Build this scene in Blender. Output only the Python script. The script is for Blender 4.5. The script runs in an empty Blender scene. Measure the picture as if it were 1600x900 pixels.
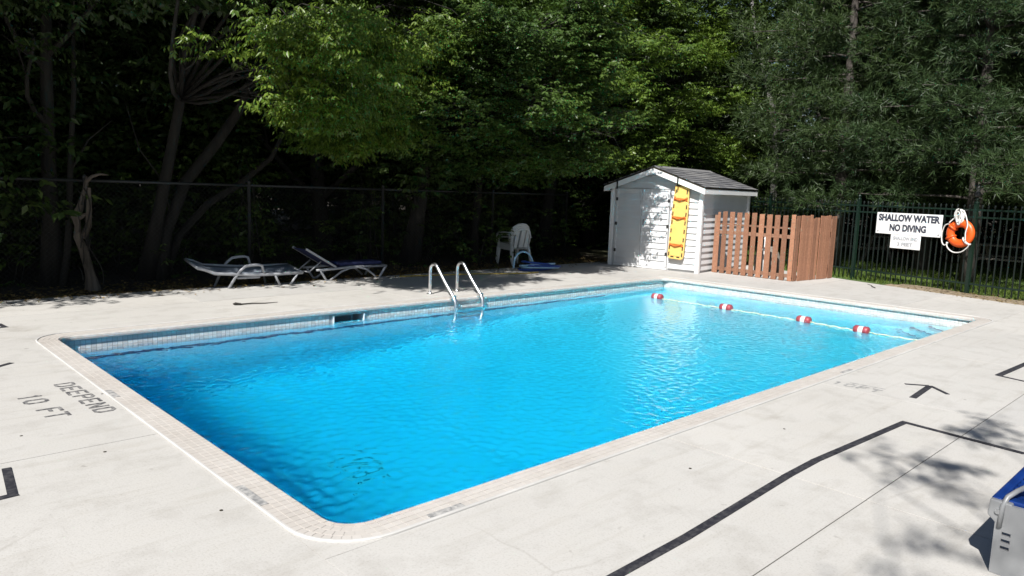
import bpy, math, random
import numpy as np
from mathutils import Vector, Matrix, Euler

S = bpy.context.scene
COL = S.collection
PI = math.pi
random.seed(7)

# ------------------------------------------------------------------ camera
YAW, PITCH, ROLL = 0.804876651, -0.132176597, 0.0347657626
CAM = Vector((-1.7454, -2.9186, 1.62))
fw = Vector((math.cos(PITCH) * math.cos(YAW), math.cos(PITCH) * math.sin(YAW), math.sin(PITCH)))
rt = Vector((math.sin(YAW), -math.cos(YAW), 0))
up = rt.cross(fw)
r2 = math.cos(ROLL) * rt + math.sin(ROLL) * up
u2 = -math.sin(ROLL) * rt + math.cos(ROLL) * up
cd = bpy.data.cameras.new('camera')
co = bpy.data.objects.new('camera', cd)
COL.objects.link(co)
M = Matrix((r2, u2, -fw)).transposed().to_4x4()
M.translation = CAM
co.matrix_world = M
cd.sensor_width = 36
cd.lens = 36 * 1153.62 / 1600
cd.clip_end = 600
S.camera = co

# ------------------------------------------------------------------ light
SUN_AZ, SUN_EL = math.radians(24), math.radians(46)
to_sun = Vector((-math.cos(SUN_AZ) * math.cos(SUN_EL), -math.sin(SUN_AZ) * math.cos(SUN_EL), math.sin(SUN_EL)))
W = bpy.data.worlds.new('World')
S.world = W
W.use_nodes = True
sky = W.node_tree.nodes.new('ShaderNodeTexSky')
sky.sky_type = 'NISHITA'
sky.sun_disc = False
sky.sun_elevation = SUN_EL
sky.sun_rotation = math.atan2(to_sun.x, to_sun.y)
sky.air_density = 1.0
sky.dust_density = 0.6
W.node_tree.links.new(sky.outputs[0], W.node_tree.nodes['Background'].inputs[0])
W.node_tree.nodes['Background'].inputs[1].default_value = 0.05
sl = bpy.data.lights.new('sun', 'SUN')
sl.energy = 5.0
sl.angle = math.radians(0.53)
sl.color = (1.0, 0.97, 0.93)
so = bpy.data.objects.new('sun', sl)
COL.objects.link(so)
so.rotation_euler = (-to_sun).to_track_quat('-Z', 'Y').to_euler()
S.view_settings.view_transform = 'Standard'
S.view_settings.look = 'None'
S.view_settings.gamma = 1
S.view_settings.exposure = 0.62
S.cycles.use_denoising = True
S.cycles.max_bounces = 14
S.cycles.diffuse_bounces = 5
S.cycles.glossy_bounces = 4
S.cycles.transmission_bounces = 10
S.cycles.sample_clamp_indirect = 30
S.cycles.blur_glossy = 0.35

# ------------------------------------------------------------------ helpers
class MB:
    def __init__(s):
        s.v = []; s.f = []
    def add(s, vs, fs):
        n = len(s.v)
        s.v.extend([tuple(p) for p in vs])
        s.f.extend([tuple(i + n for i in f) for f in fs])
        return s
    def box(s, c, d, rot=None, taper=1.0):
        hx, hy, hz = d[0] / 2, d[1] / 2, d[2] / 2
        vs = []
        for z in (-1, 1):
            k = taper if z > 0 else 1
            for x, y in ((-1, -1), (1, -1), (1, 1), (-1, 1)):
                p = Vector((x * hx * k, y * hy * k, z * hz))
                if rot is not None: p = rot @ p
                vs.append(p + Vector(c))
        return s.add(vs, [(3, 2, 1, 0), (4, 5, 6, 7), (0, 1, 5, 4), (1, 2, 6, 5), (2, 3, 7, 6), (3, 0, 4, 7)])
    def bar(s, a, b, w, h, upv=(0, 0, 1)):
        a = Vector(a); b = Vector(b)
        d = (b - a).normalized(); u = Vector(upv)
        x = d.cross(u)
        if x.length < 1e-4: x = d.cross(Vector((1, 0, 0)))
        x.normalize(); y = x.cross(d)
        vs = []
        for p in (a, b):
            for i, j in ((-1, -1), (1, -1), (1, 1), (-1, 1)):
                vs.append(p + x * i * w / 2 + y * j * h / 2)
        return s.add(vs, [(0, 1, 2, 3), (7, 6, 5, 4), (0, 4, 5, 1), (1, 5, 6, 2), (2, 6, 7, 3), (3, 7, 4, 0)])
    def tube(s, pts, r, n=8, closed=False, flat=1.0):
        pts = [Vector(p) for p in pts]
        m = len(pts)
        rs = r if isinstance(r, (list, tuple)) else [r] * m
        vs = []; fs = []
        prev = None
        for i, p in enumerate(pts):
            if closed: t = pts[(i + 1) % m] - pts[i - 1]
            else: t = pts[min(i + 1, m - 1)] - pts[max(i - 1, 0)]
            t.normalize()
            if prev is None:
                a = t.cross(Vector((0, 0, 1)))
                if a.length < 1e-3: a = t.cross(Vector((0, 1, 0)))
                a.normalize()
            else:
                a = prev - t * prev.dot(t)
                a.normalize()
            prev = a
            b = t.cross(a)
            for k in range(n):
                an = 2 * PI * k / n
                vs.append(p + a * math.cos(an) * rs[i] + b * math.sin(an) * rs[i] * flat)
        for i in range(m if closed else m - 1):
            j = (i + 1) % m
            for k in range(n):
                l = (k + 1) % n
                fs.append((i * n + k, i * n + l, j * n + l, j * n + k))
        if not closed:
            fs.append(tuple(range(n - 1, -1, -1)))
            fs.append(tuple((m - 1) * n + k for k in range(n)))
        return s.add(vs, fs)
    def prism(s, poly, z0, z1):
        n = len(poly)
        vs = [(x, y, z0) for x, y in poly] + [(x, y, z1) for x, y in poly]
        fs = [tuple(range(n - 1, -1, -1)), tuple(range(n, 2 * n))]
        fs += [(i, (i + 1) % n, n + (i + 1) % n, n + i) for i in range(n)]
        return s.add(vs, fs)
    def lathe(s, prof, c=(0, 0, 0), n=12, axis='Z'):
        vs = []; fs = []
        m = len(prof)
        for r, z in prof:
            for k in range(n):
                a = 2 * PI * k / n
                p = (r * math.cos(a), r * math.sin(a), z)
                if axis == 'X': p = (z, p[0], p[1])
                if axis == 'Y': p = (p[1], z, p[0])
                vs.append((p[0] + c[0], p[1] + c[1], p[2] + c[2]))
        for i in range(m - 1):
            for k in range(n):
                l = (k + 1) % n
                fs.append((i * n + k, i * n + l, (i + 1) * n + l, (i + 1) * n + k))
        fs.append(tuple(range(n - 1, -1, -1))); fs.append(tuple((m - 1) * n + k for k in range(n)))
        return s.add(vs, fs)
    def mesh(s, name, mat, smooth=False):
        me = bpy.data.meshes.new(name)
        me.from_pydata(s.v, [], s.f)
        me.materials.append(mat)
        if smooth: me.polygons.foreach_set('use_smooth', [True] * len(me.polygons))
        me.update()
        return me

def link(name, data, parent=None, loc=(0, 0, 0), rot=(0, 0, 0), scale=(1, 1, 1)):
    o = bpy.data.objects.new(name, data)
    COL.objects.link(o)
    o.location = loc; o.rotation_euler = rot; o.scale = scale
    if parent is not None: o.parent = parent
    return o

def part(name, mb, mat, parent=None, smooth=False, bevel=0, loc=(0, 0, 0), rot=(0, 0, 0)):
    o = link(name, mb.mesh(name, mat, smooth), parent, loc, rot)
    if bevel:
        b = o.modifiers.new('bevel', 'BEVEL'); b.width = bevel; b.segments = 2; b.limit_method = 'ANGLE'
    return o

def tag(o, label=None, cat=None, group=None, kind=None):
    if label: o['label'] = label
    if cat: o['category'] = cat
    if group: o['group'] = group
    if kind: o['kind'] = kind
    return o

def thing(name, label, cat, loc=(0, 0, 0), rz=0, group=None):
    o = bpy.data.objects.new(name, None)
    COL.objects.link(o)
    o.empty_display_size = 0.2
    o.location = loc; o.rotation_euler = (0, 0, rz)
    return tag(o, label, cat, group)

def np_mesh(name, V, F, mat, smooth=False):
    """V (n,3) verts, F (m,k) faces of equal size k"""
    me = bpy.data.meshes.new(name)
    V = np.ascontiguousarray(V, np.float32); F = np.ascontiguousarray(F, np.int32)
    m, k = F.shape
    me.vertices.add(len(V)); me.vertices.foreach_set('co', V.ravel())
    me.loops.add(m * k); me.loops.foreach_set('vertex_index', F.ravel())
    me.polygons.add(m)
    me.polygons.foreach_set('loop_start', np.arange(m, dtype=np.int32) * k)
    try: me.polygons.foreach_set('loop_total', np.full(m, k, np.int32))
    except Exception: pass
    me.polygons.foreach_set('use_smooth', np.full(m, smooth))
    me.materials.append(mat)
    me.update(calc_edges=True)
    return me

# ------------------------------------------------------------------ materials
class NT:
    def __init__(s, name):
        s.m = bpy.data.materials.new(name); s.m.use_nodes = True
        s.t = s.m.node_tree
        s.b = s.t.nodes['Principled BSDF']
        s.out = s.t.nodes['Material Output']
    def n(s, typ, **kw):
        nd = s.t.nodes.new('ShaderNode' + typ)
        for k, v in kw.items():
            if k in nd.inputs: nd.inputs[k].default_value = v
            else: setattr(nd, k, v)
        return nd
    def l(s, a, b): s.t.links.new(a, b)
    def coord(s, scale=(1, 1, 1), kind='Object'):
        tc = s.n('TexCoord'); mp = s.n('Mapping'); mp.inputs['Scale'].default_value = scale
        s.l(tc.outputs[kind], mp.inputs[0]); return mp.outputs[0]
    def world(s, scale=(1, 1, 1)):
        g = s.n('NewGeometry'); mp = s.n('Mapping'); mp.inputs['Scale'].default_value = scale
        s.l(g.outputs['Position'], mp.inputs[0]); return mp.outputs[0]
    def noise(s, vec, scale, detail=4, rough=.55):
        nd = s.n('TexNoise'); nd.inputs['Scale'].default_value = scale; nd.inputs['Detail'].default_value = detail
        nd.inputs['Roughness'].default_value = rough
        s.l(vec, nd.inputs['Vector']); return nd.outputs['Fac']
    def ramp(s, fac, stops):
        r = s.n('ValToRGB'); e = r.color_ramp.elements
        while len(e) < len(stops): e.new(0.5)
        for i, (p, c) in enumerate(stops):
            e[i].position = p; e[i].color = (*c, 1) if len(c) == 3 else c
        s.l(fac, r.inputs[0]); return r.outputs[0]
    def mix(s, a, b, fac, mode='MIX'):
        x = s.n('MixRGB'); x.blend_type = mode
        for inp, v in ((x.inputs[0], fac), (x.inputs[1], a), (x.inputs[2], b)):
            if isinstance(v, (int, float)): inp.default_value = v
            elif isinstance(v, tuple): inp.default_value = (*v, 1)
            else: s.l(v, inp)
        return x.outputs[0]
    def base(s, c):
        if isinstance(c, tuple): s.b.inputs['Base Color'].default_value = (*c, 1)
        else: s.l(c, s.b.inputs['Base Color'])
    def bump(s, h, strength=.3, dist=.01):
        b = s.n('Bump'); b.inputs['Strength'].default_value = strength; b.inputs['Distance'].default_value = dist
        s.l(h, b.inputs['Height']); s.l(b.outputs[0], s.b.inputs['Normal'])
    def obj_rand(s):
        return s.n('ObjectInfo').outputs['Random']

def simple(name, col, rough=.5, metal=0, var=.12, scale=6, bump=.08):
    t = NT(name)
    v = t.coord()
    nz = t.noise(v, scale, 5)
    lo = tuple(c * (1 - var) for c in col); hi = tuple(min(1, c * (1 + var)) for c in col)
    t.base(t.ramp(nz, [(.3, lo), (.7, hi)]))
    t.b.inputs['Roughness'].default_value = rough
    t.b.inputs['Metallic'].default_value = metal
    if bump: t.bump(t.noise(v, scale * 12, 3), bump, .004)
    return t.m

def mat_concrete():
    t = NT('deck_concrete'); v = t.world()
    n1 = t.noise(v, .55, 5); n2 = t.noise(v, 3.2, 6, .65); n3 = t.noise(v, 90, 3)
    c = t.ramp(n1, [(.3, (.430, .418, .396)), (.7, (.472, .461, .440))])
    c = t.mix(c, t.ramp(n2, [(.28, (.70, .68, .65)), (.50, (1, 1, 1)), (.75, (1.0, .985, .96))]), .50, 'MULTIPLY')
    c = t.mix(c, t.ramp(n3, [(.30, (.72, .71, .69)), (.48, (1, 1, 1))]), .5, 'MULTIPLY')
    # long brushed streaks and small stains
    st = t.noise(t.world((.5, 5, 1)), 2.2, 5, .6)
    c = t.mix(c, t.ramp(st, [(.34, (.80, .78, .74)), (.46, (1, 1, 1))]), .30, 'MULTIPLY')
    sp = t.noise(v, 11, 2, .4)
    c = t.mix(c, t.ramp(sp, [(.20, (.40, .38, .36)), (.27, (1, 1, 1))]), .55, 'MULTIPLY')
    blot = t.noise(v, 1.4, 6, .72)
    c = t.mix(c, t.ramp(blot, [(.30, (.70, .67, .62)), (.42, (1, 1, 1)), (.62, (1, 1, 1)), (.72, (1.07, 1.07, 1.07))]), .38, 'MULTIPLY')
    vo = t.n('TexVoronoi', feature='DISTANCE_TO_EDGE'); vo.inputs['Scale'].default_value = .42
    wv = t.n('MixRGB'); wv.inputs[0].default_value = .12; t.l(v, wv.inputs[1]); nn = t.n('TexNoise'); nn.inputs['Scale'].default_value = 2.2; nn.inputs['Detail'].default_value = 6; t.l(v, nn.inputs['Vector']); t.l(nn.outputs['Color'], wv.inputs[2]); t.l(wv.outputs[0], vo.inputs['Vector'])
    c = t.mix(c, t.ramp(vo.outputs['Distance'], [(.0, (.55, .52, .48)), (.0025, (1, 1, 1))]), t.ramp(t.noise(v, .5, 2), [(.54, (0, 0, 0)), (.64, (.35, .35, .35))]), 'MULTIPLY')
    r = t.obj_rand()
    c = t.mix(c, t.ramp(r, [(0, (.93, .93, .93)), (1, (1.03, 1.02, 1.0))]), 1, 'MULTIPLY')
    t.base(c); t.b.inputs['Roughness'].default_value = .85
    t.bump(t.mix(n3, n2, .4), .25, .006)
    return t.m

def mat_grain(name, c0, c1, stretch=(1, 1, 12), rough=.7, scale=8, rnd=.25):
    t = NT(name); v = t.coord(tuple(1 / s if s > 1 else 1 for s in stretch))
    w = t.n('Mapping'); t.l(v, w.inputs[0])
    r = t.obj_rand()
    cb = t.n('CombineXYZ'); ml = t.n('Math', operation='MULTIPLY'); ml.inputs[1].default_value = 37
    t.l(r, ml.inputs[0]); t.l(ml.outputs[0], cb.inputs[0]); t.l(ml.outputs[0], cb.inputs[1]); t.l(cb.outputs[0], w.inputs['Location'])
    nz = t.noise(w.outputs[0], scale * 3, 6, .6)
    c = t.ramp(nz, [(.3, c0), (.68, c1)])
    n2 = t.noise(t.coord(), 5, 4)
    c = t.mix(c, t.ramp(n2, [(.3, (.72, .70, .68)), (.6, (1, 1, 1))]), .5, 'MULTIPLY')
    c = t.mix(c, t.ramp(r, [(0, (1 - rnd,) * 3), (1, (1 + rnd * .6,) * 3)]), 1, 'MULTIPLY')
    t.base(c); t.b.inputs['Roughness'].default_value = rough
    t.bump(nz, .35, .006)
    return t.m

def mat_leaf(name, cols, transl=.35, rough=.45):
    t = NT(name)
    g = t.n('NewGeometry')
    c = t.ramp(g.outputs['Random Per Island'], [(i / (len(cols) - 1), k) for i, k in enumerate(cols)])
    n = t.noise(t.coord(), .55, 3)
    c = t.mix(c, t.ramp(n, [(.35, (.70, .78, .80)), (.65, (1.18, 1.12, .95))]), .8, 'MULTIPLY')
    r = t.obj_rand()
    c = t.mix(c, t.ramp(r, [(0, (.86, .90, .95)), (1, (1.1, 1.06, .95))]), 1, 'MULTIPLY')
    t.base(c)
    t.b.inputs['Roughness'].default_value = rough
    t.b.inputs['Specular IOR Level'].default_value = .35
    tr = t.n('BsdfTranslucent')
    t.l(t.mix(c, (1.15, 1.25, .55), 1, 'MULTIPLY'), tr.inputs[0])
    mx = t.n('MixShader'); mx.inputs[0].default_value = transl
    t.l(t.b.outputs[0], mx.inputs[1]); t.l(tr.outputs[0], mx.inputs[2]); t.l(mx.outputs[0], t.out.inputs[0])
    return t.m

def mat_bark(name, c0, c1, scale=7):
    t = NT(name); v = t.coord((1, 1, .22))
    nz = t.noise(v, scale, 6, .65)
    t.base(t.ramp(nz, [(.35, c0), (.65, c1)])); t.b.inputs['Roughness'].default_value = .9
    t.bump(nz, .9, .03)
    return t.m

M_ = {}
M_['deck'] = mat_concrete()
M_['joint'] = simple('joint_filler', (.085, .08, .07), .95)
def _t():
    t = NT('coping_tile'); r = t.n('NewGeometry').outputs['Random Per Island']; v = t.world()
    c = t.ramp(r, [(0, (.475, .445, .41)), (.5, (.495, .465, .43)), (1, (.52, .49, .455))])
    c = t.mix(c, t.ramp(t.noise(v, 1.6, 5), [(.3, (.84, .82, .80)), (.6, (1, 1, 1))]), .8, 'MULTIPLY')
    t.base(c); t.b.inputs['Roughness'].default_value = .55
    return t.m
M_['coping_tile'] = _t()
M_['grout'] = simple('grout', (.455, .43, .40), .9, scale=20)
M_['lip'] = simple('edge_paint', (.47, .46, .44), .7, scale=3)
def _t():
    t = NT('band_tile'); r = t.n('NewGeometry').outputs['Random Per Island']
    t.base(t.ramp(r, [(0, (.52, .51, .49)), (1, (.68, .67, .64))])); t.b.inputs['Roughness'].default_value = .25
    return t.m
M_['band_tile'] = _t()
M_['band_grout'] = simple('band_grout', (.36, .36, .35), .9)
def _t():
    t = NT('pool_plaster'); v = t.world()
    n1 = t.noise(v, 1.1, 4); n2 = t.noise(v, 9, 4)
    c = t.ramp(n1, [(.3, (.50, .785, .86)), (.7, (.55, .825, .89))])
    c = t.mix(c, t.ramp(n2, [(.3, (.93, .94, .95)), (.6, (1, 1, 1))]), .5, 'MULTIPLY')
    t.base(c); t.b.inputs['Roughness'].default_value = .8
    return t.m
M_['plaster'] = _t()
M_['navy_blue'] = simple('navy_blue', (.008, .025, .13), .3)
M_['dark_grate'] = simple('dark_grate', (.05, .06, .07), .5)
M_['white_plastic'] = simple('white_plastic', (.74, .75, .75), .35, scale=3)
M_['chair_plastic'] = simple('chair_plastic', (.64, .65, .64), .45, scale=5)
M_['steel'] = simple('brushed_steel', (.72, .73, .74), .34, 1.0, scale=14, bump=.02)
M_['vinyl'] = simple('vinyl_siding', (.60, .605, .61), .5, scale=2, var=.05)
M_['white_trim'] = simple('white_trim', (.80, .80, .79), .45, scale=2, var=.05)
def _t():
    t = NT('asphalt_shingle'); v = t.coord()
    r = t.obj_rand(); nz = t.noise(v, 70, 3)
    c = t.ramp(r, [(0, (.085, .086, .095)), (.5, (.135, .135, .14)), (1, (.19, .187, .185))])
    c = t.mix(c, t.ramp(nz, [(.3, (.55, .55, .55)), (.7, (1.35, 1.35, 1.35))]), .8, 'MULTIPLY')
    t.base(c); t.b.inputs['Roughness'].default_value = .95; t.bump(nz, .5, .004)
    return t.m
M_['shingle'] = _t()
M_['cedar'] = mat_grain('stained_cedar', (.25, .115, .064), (.37, .178, .104), (1, 1, 14), .75, 9, .34)
M_['cedar_dark'] = mat_grain('weathered_rail', (.22, .12, .08), (.30, .17, .11), (14, 14, 1), .8, 8, .2)
M_['green_metal'] = simple('green_painted_metal', (.006, .018, .012), .35, .0, scale=8)
M_['black_metal'] = simple('dark_painted_metal', (.008, .013, .012), .4, .0, scale=8)
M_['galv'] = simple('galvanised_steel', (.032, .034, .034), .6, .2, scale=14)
M_['yellow'] = simple('yellow_plastic', (.80, .52, .15), .4, scale=4, var=.07)
M_['strap'] = simple('orange_strap', (.55, .13, .015), .7, scale=40)
M_['slot'] = simple('dark_grip', (.03, .025, .015), .7)
M_['orange'] = simple('orange_ring_shell', (.72, .10, .012), .4, scale=5, var=.1)
M_['rope'] = simple('white_rope', (.66, .65, .62), .8, scale=60, var=.2)
M_['yellow_rope'] = simple('yellow_rope', (.60, .60, .42), .8, scale=18, var=.5)
M_['sign'] = simple('sign_panel', (.80, .80, .79), .4, scale=3, var=.03, bump=0)
M_['ink'] = simple('black_lettering', (.035, .04, .06), .6, bump=0)
M_['faint_ink'] = simple('faded_lettering', (.36, .37, .39), .6, bump=0)
def _t(name, c0, c1, lo=.40, hi=.62):
    t = NT(name); v = t.world(); nz = t.noise(v, 26, 5, .7)
    t.base(t.ramp(nz, [(lo, c0), (hi, c1)])); t.b.inputs['Roughness'].default_value = .8
    return t.m
M_['stencil'] = _t('stencil_paint', (.055, .055, .06), (.34, .33, .315), .42, .66)
M_['worn_stencil'] = _t('worn_stencil_paint', (.19, .19, .19), (.42, .41, .39))
M_['tape'] = _t('black_tape', (.012, .012, .018), (.075, .073, .075), .45, .78)
M_['float_red'] = simple('float_red', (.30, .05, .06), .4, scale=9)
M_['float_white'] = simple('float_white', (.78, .78, .77), .35)
M_['lounge_frame'] = simple('pale_tube_frame', (.34, .35, .37), .4, .0, scale=9)
M_['sling_grey'] = simple('grey_blue_sling', (.26, .30, .36), .8, scale=30, bump=.3)
M_['sling_navy'] = simple('navy_sling', (.022, .03, .10), .75, scale=30, bump=.3)
M_['blue_plastic'] = simple('blue_plastic', (.006, .036, .20), .35, scale=5)
M_['silver_plastic'] = simple('silver_plastic', (.27, .275, .28), .38, .1, scale=5)
M_['hose_blue'] = simple('blue_hose', (.012, .05, .26), .4, scale=9)
M_['hose_pale'] = simple('pale_blue_hose', (.30, .50, .68), .4, scale=9)
M_['yellow_hose'] = simple('yellow_hose', (.45, .33, .06), .5, scale=9)
M_['picnic'] = mat_grain('grey_planks', (.20, .18, .15), (.34, .31, .27), (14, 1, 1), .8, 7, .2)
def _t():
    t = NT('ground_soil'); v = t.world()
    n1 = t.noise(v, .35, 5); n2 = t.noise(v, 7, 6, .7); n3 = t.noise(v, 45, 4)
    c = t.ramp(n2, [(.3, (.018, .014, .010)), (.52, (.045, .034, .022)), (.75, (.085, .065, .04))])
    g = t.ramp(t.noise(v, 14, 4), [(.3, (.040, .080, .014)), (.7, (.09, .15, .030))])
    x = t.n('SeparateXYZ'); t.l(v, x.inputs[0])
    mr = t.n('MapRange'); mr.inputs[1].default_value = 13.2; mr.inputs[2].default_value = 14.8; t.l(x.outputs[0], mr.inputs[0])
    my = t.n('MapRange'); my.inputs[1].default_value = 12; my.inputs[2].default_value = 7; t.l(x.outputs[1], my.inputs[0])
    mm = t.n('Math', operation='MULTIPLY'); t.l(mr.outputs[0], mm.inputs[0]); t.l(my.outputs[0], mm.inputs[1])
    c = t.mix(c, g, mm.outputs[0])
    t.base(c); t.b.inputs['Roughness'].default_value = .95
    t.bump(t.mix(n2, n3, .5), .8, .03)
    return t.m
M_['soil'] = _t()
M_['dirt'] = _t2 = None
def _t():
    t = NT('dry_verge'); v = t.world(); n2 = t.noise(v, 12, 6, .7)
    t.base(t.ramp(n2, [(.32, (.09, .065, .04)), (.5, (.22, .17, .11)), (.7, (.36, .30, .21))])); t.b.inputs['Roughness'].default_value = .95
    t.bump(n2, .9, .03); return t.m
M_['dirt'] = _t()
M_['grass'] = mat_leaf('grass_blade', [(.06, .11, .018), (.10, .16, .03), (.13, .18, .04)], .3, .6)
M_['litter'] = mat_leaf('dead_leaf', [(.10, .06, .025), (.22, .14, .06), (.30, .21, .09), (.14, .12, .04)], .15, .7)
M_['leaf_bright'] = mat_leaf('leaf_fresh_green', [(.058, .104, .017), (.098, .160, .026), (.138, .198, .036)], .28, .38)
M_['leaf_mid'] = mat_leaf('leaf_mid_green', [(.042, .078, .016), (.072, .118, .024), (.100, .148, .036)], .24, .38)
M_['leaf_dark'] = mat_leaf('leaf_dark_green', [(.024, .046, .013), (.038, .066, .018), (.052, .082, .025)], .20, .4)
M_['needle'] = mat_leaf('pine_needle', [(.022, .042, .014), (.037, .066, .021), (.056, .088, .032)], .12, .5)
M_['bark'] = mat_bark('brown_bark', (.010, .009, .007), (.028, .024, .019))
M_['bark_pale'] = mat_bark('pale_bark', (.045, .036, .026), (.14, .112, .088))
M_['bark_pine'] = mat_bark('pine_bark', (.032, .027, .023), (.095, .082, .072))
def _t():
    t = NT('birch_bark'); v = t.coord((1, 1, 3)); nz = t.noise(v, 6, 5, .6)
    t.base(t.ramp(nz, [(.36, (.05, .045, .04)), (.50, (.16, .155, .145)), (.8, (.34, .33, .31))])); t.b.inputs['Roughness'].default_value = .7
    return t.m
M_['bark_birch'] = _t()

def mat_water():
    """glass-like water; a small share of the sunlight passes straight through, bundled by the ripples ('focus')"""
    t = NT('pool_water'); t.t.nodes.remove(t.b)
    g = t.n('BsdfGlass'); g.inputs['IOR'].default_value = 1.333; g.inputs['Roughness'].default_value = 0
    tr = t.n('BsdfTransparent'); gl = t.n('BsdfGlossy'); gl.inputs['Roughness'].default_value = 0
    fr = t.n('Fresnel'); fr.inputs[0].default_value = 1.333
    m1 = t.n('MixShader'); t.l(fr.outputs[0], m1.inputs[0]); t.l(tr.outputs[0], m1.inputs[1]); t.l(gl.outputs[0], m1.inputs[2])
    at = t.n('Attribute'); at.attribute_name = 'focus'
    m2 = t.n('MixShader'); t.l(at.outputs['Fac'], m2.inputs[0]); t.l(g.outputs[0], m2.inputs[1]); t.l(m1.outputs[0], m2.inputs[2])
    va = t.n('VolumeAbsorption'); va.inputs[0].default_value = (.0, .905, .988, 1); va.inputs[1].default_value = .85
    t.l(m2.outputs[0], t.out.inputs['Surface']); t.l(va.outputs[0], t.out.inputs['Volume'])
    return t.m
M_['water'] = mat_water()

# ------------------------------------------------------------------ ground and deck
L, WD = 10.46, 5.447          # pool inner edge
RC = 0.16                      # corner radius of the inner edge
CW, LIP = 0.185, 0.020           # coping tile width, white lip width
OUT = CW + LIP

def ground():
    hx0, hx1, hy0, hy1 = -1.0, L + 1.0, -1.0, WD + 1.0
    B = 260
    xs = [-B, -40, -12, hx0, hx1, 20, 45, B]; ys = [-B, -40, -12, hy0, hy1, 14, 40, B]
    mb = MB()
    for i in range(7):
        for j in range(7):
            if i == 3 and j == 3: continue
            mb.add([(xs[i], ys[j], -.06), (xs[i + 1], ys[j], -.06), (xs[i + 1], ys[j + 1], -.06), (xs[i], ys[j + 1], -.06)], [(0, 1, 2, 3)])
    tag(part('ground', mb, M_['soil']), kind='structure')
ground()

def clip(poly, a, b, c):
    """keep a*x+b*y<=c"""
    o = []
    for i in range(len(poly)):
        p, q = poly[i], poly[(i + 1) % len(poly)]
        dp = a * p[0] + b * p[1] - c; dq = a * q[0] + b * q[1] - c
        if dp <= 0: o.append(p)
        if dp * dq < 0:
            t = dp / (dp - dq); o.append((p[0] + t * (q[0] - p[0]), p[1] + t * (q[1] - p[1])))
    return o

FD = Vector((-.297, -.955)); FN = Vector((.955, -.297))   # iron fence direction / outward normal
EDGE = FN.dot(Vector((13.9, 3.2))) + .0                   # deck's slanted end
deck = thing('pool_deck', 'pale concrete deck laid in slabs around the pool', 'deck')
deck['kind'] = 'structure'; del deck['category']
NB = 8.22
base_mb = MB()
def slabs(x0, x1, y0, y1, jx, jy):
    xs = [x0] + [j for j in jx if x0 < j < x1] + [x1]
    ys = [y0] + [j for j in jy if y0 < j < y1] + [y1]
    g = .003
    for i in range(len(xs) - 1):
        for j in range(len(ys) - 1):
            ed = lambda v: 0 if min(abs(v + OUT), abs(v - L - OUT), abs(v - WD - OUT)) < 1e-4 else g
            a, b, c, d = xs[i] + ed(xs[i]), xs[i + 1] - ed(xs[i + 1]), ys[j] + ed(ys[j]), ys[j + 1] - ed(ys[j + 1])
            poly = clip([(a, c), (b, c), (b, d), (a, d)], FN.x, FN.y, EDGE)
            if len(poly) < 3: continue
            dz = random.uniform(-.0015, .0015)
            part('slab', MB().prism(poly, -.10, dz), M_['deck'], deck, bevel=.0015)
    poly = clip([(x0, y0), (x1, y0), (x1, y1), (x0, y1)], FN.x, FN.y, EDGE - .02)
    base_mb.add([(x, y, -.004) for x, y in poly], [tuple(range(len(poly)))])
XJ = [-.0 + 2.37 * k + .02 for k in range(-3, 7)]
slabs(-9, -OUT, -9, NB, [-6.2, -3.4, -1.75], [-7, -4.5, -2, -.5, 1.9, 4.3, 6.95])
slabs(-OUT, 17, -9, -OUT, [2.37 * k for k in range(1, 7)], [-6.5, -4, -1.5])
slabs(-OUT, 17, WD + OUT, NB, [2.0, 4.6, 7.1, 9.6, 12], [6.95])
slabs(L + OUT, 17, -OUT, WD + OUT, [12.3], [1.2, 3.3])
part('joint_filler', base_mb, M_['joint'], deck)
# corner fillets between the rounded kerb and the square slabs
for cx, cy, sx, sy in ((-OUT, -OUT, -1, -1), (L + OUT, -OUT, 1, -1), (L + OUT, WD + OUT, 1, 1), (-OUT, WD + OUT, -1, 1)):
    R = RC + OUT + .004
    ox, oy = cx - sx * R, cy - sy * R
    pts = [(cx - sx * .001, cy - sy * .001)] + [(ox + sx * R * math.cos(t), oy + sy * R * math.sin(t)) for t in np.linspace(0, PI / 2, 9)]
    if sx * sy < 0: pts = pts[::-1]
    part('slab', MB().prism(pts, -.10, 0.0), M_['deck'], deck)

def verge():
    a = EDGE; mb = MB(); n = 60
    rng = np.random.default_rng(4)
    rows = [-.02, .12, .3, .5, .7, .95]
    for i in range(n):
        s = 6.5 - 18 * i / (n - 1)
        for k, w in enumerate(rows):
            p = FN * (a + w + (rng.uniform(-.07, .10) if k in (0, 5) else 0)) + FD * (-s) * 1.0
            q = Vector((p.x, p.y, -.052 + (.030 + rng.uniform(0, .03) if 0 < k < 5 else -.03)))
            mb.v.append(tuple(q))
    for i in range(n - 1):
        for k in range(5):
            mb.f.append((i * 6 + k, i * 6 + 6 + k, i * 6 + 7 + k, i * 6 + k + 1))
    tag(part('verge', mb, M_['dirt'], smooth=True), kind='structure')
verge()

# ------------------------------------------------------------------ swimming pool
def rr_path(off, n_arc=8):
    """closed rounded-rectangle, offset outward, list of (x,y,nx,ny,corner?) straight runs + arcs"""
    R = RC + off
    cs = [(RC, RC, PI), (L - RC, RC, 1.5 * PI), (L - RC, WD - RC, 0), (RC, WD - RC, .5 * PI)]
    pts = []
    for cx, cy, a0 in cs:
        for k in range(n_arc + 1):
            a = a0 + .5 * PI * k / n_arc
            pts.append((cx + R * math.cos(a), cy + R * math.sin(a)))
    return pts

pool = thing('swimming_pool', 'rectangular swimming pool with tiled edge and pale blue inside', 'pool')
pool['kind'] = 'structure'; del pool['category']

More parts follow.
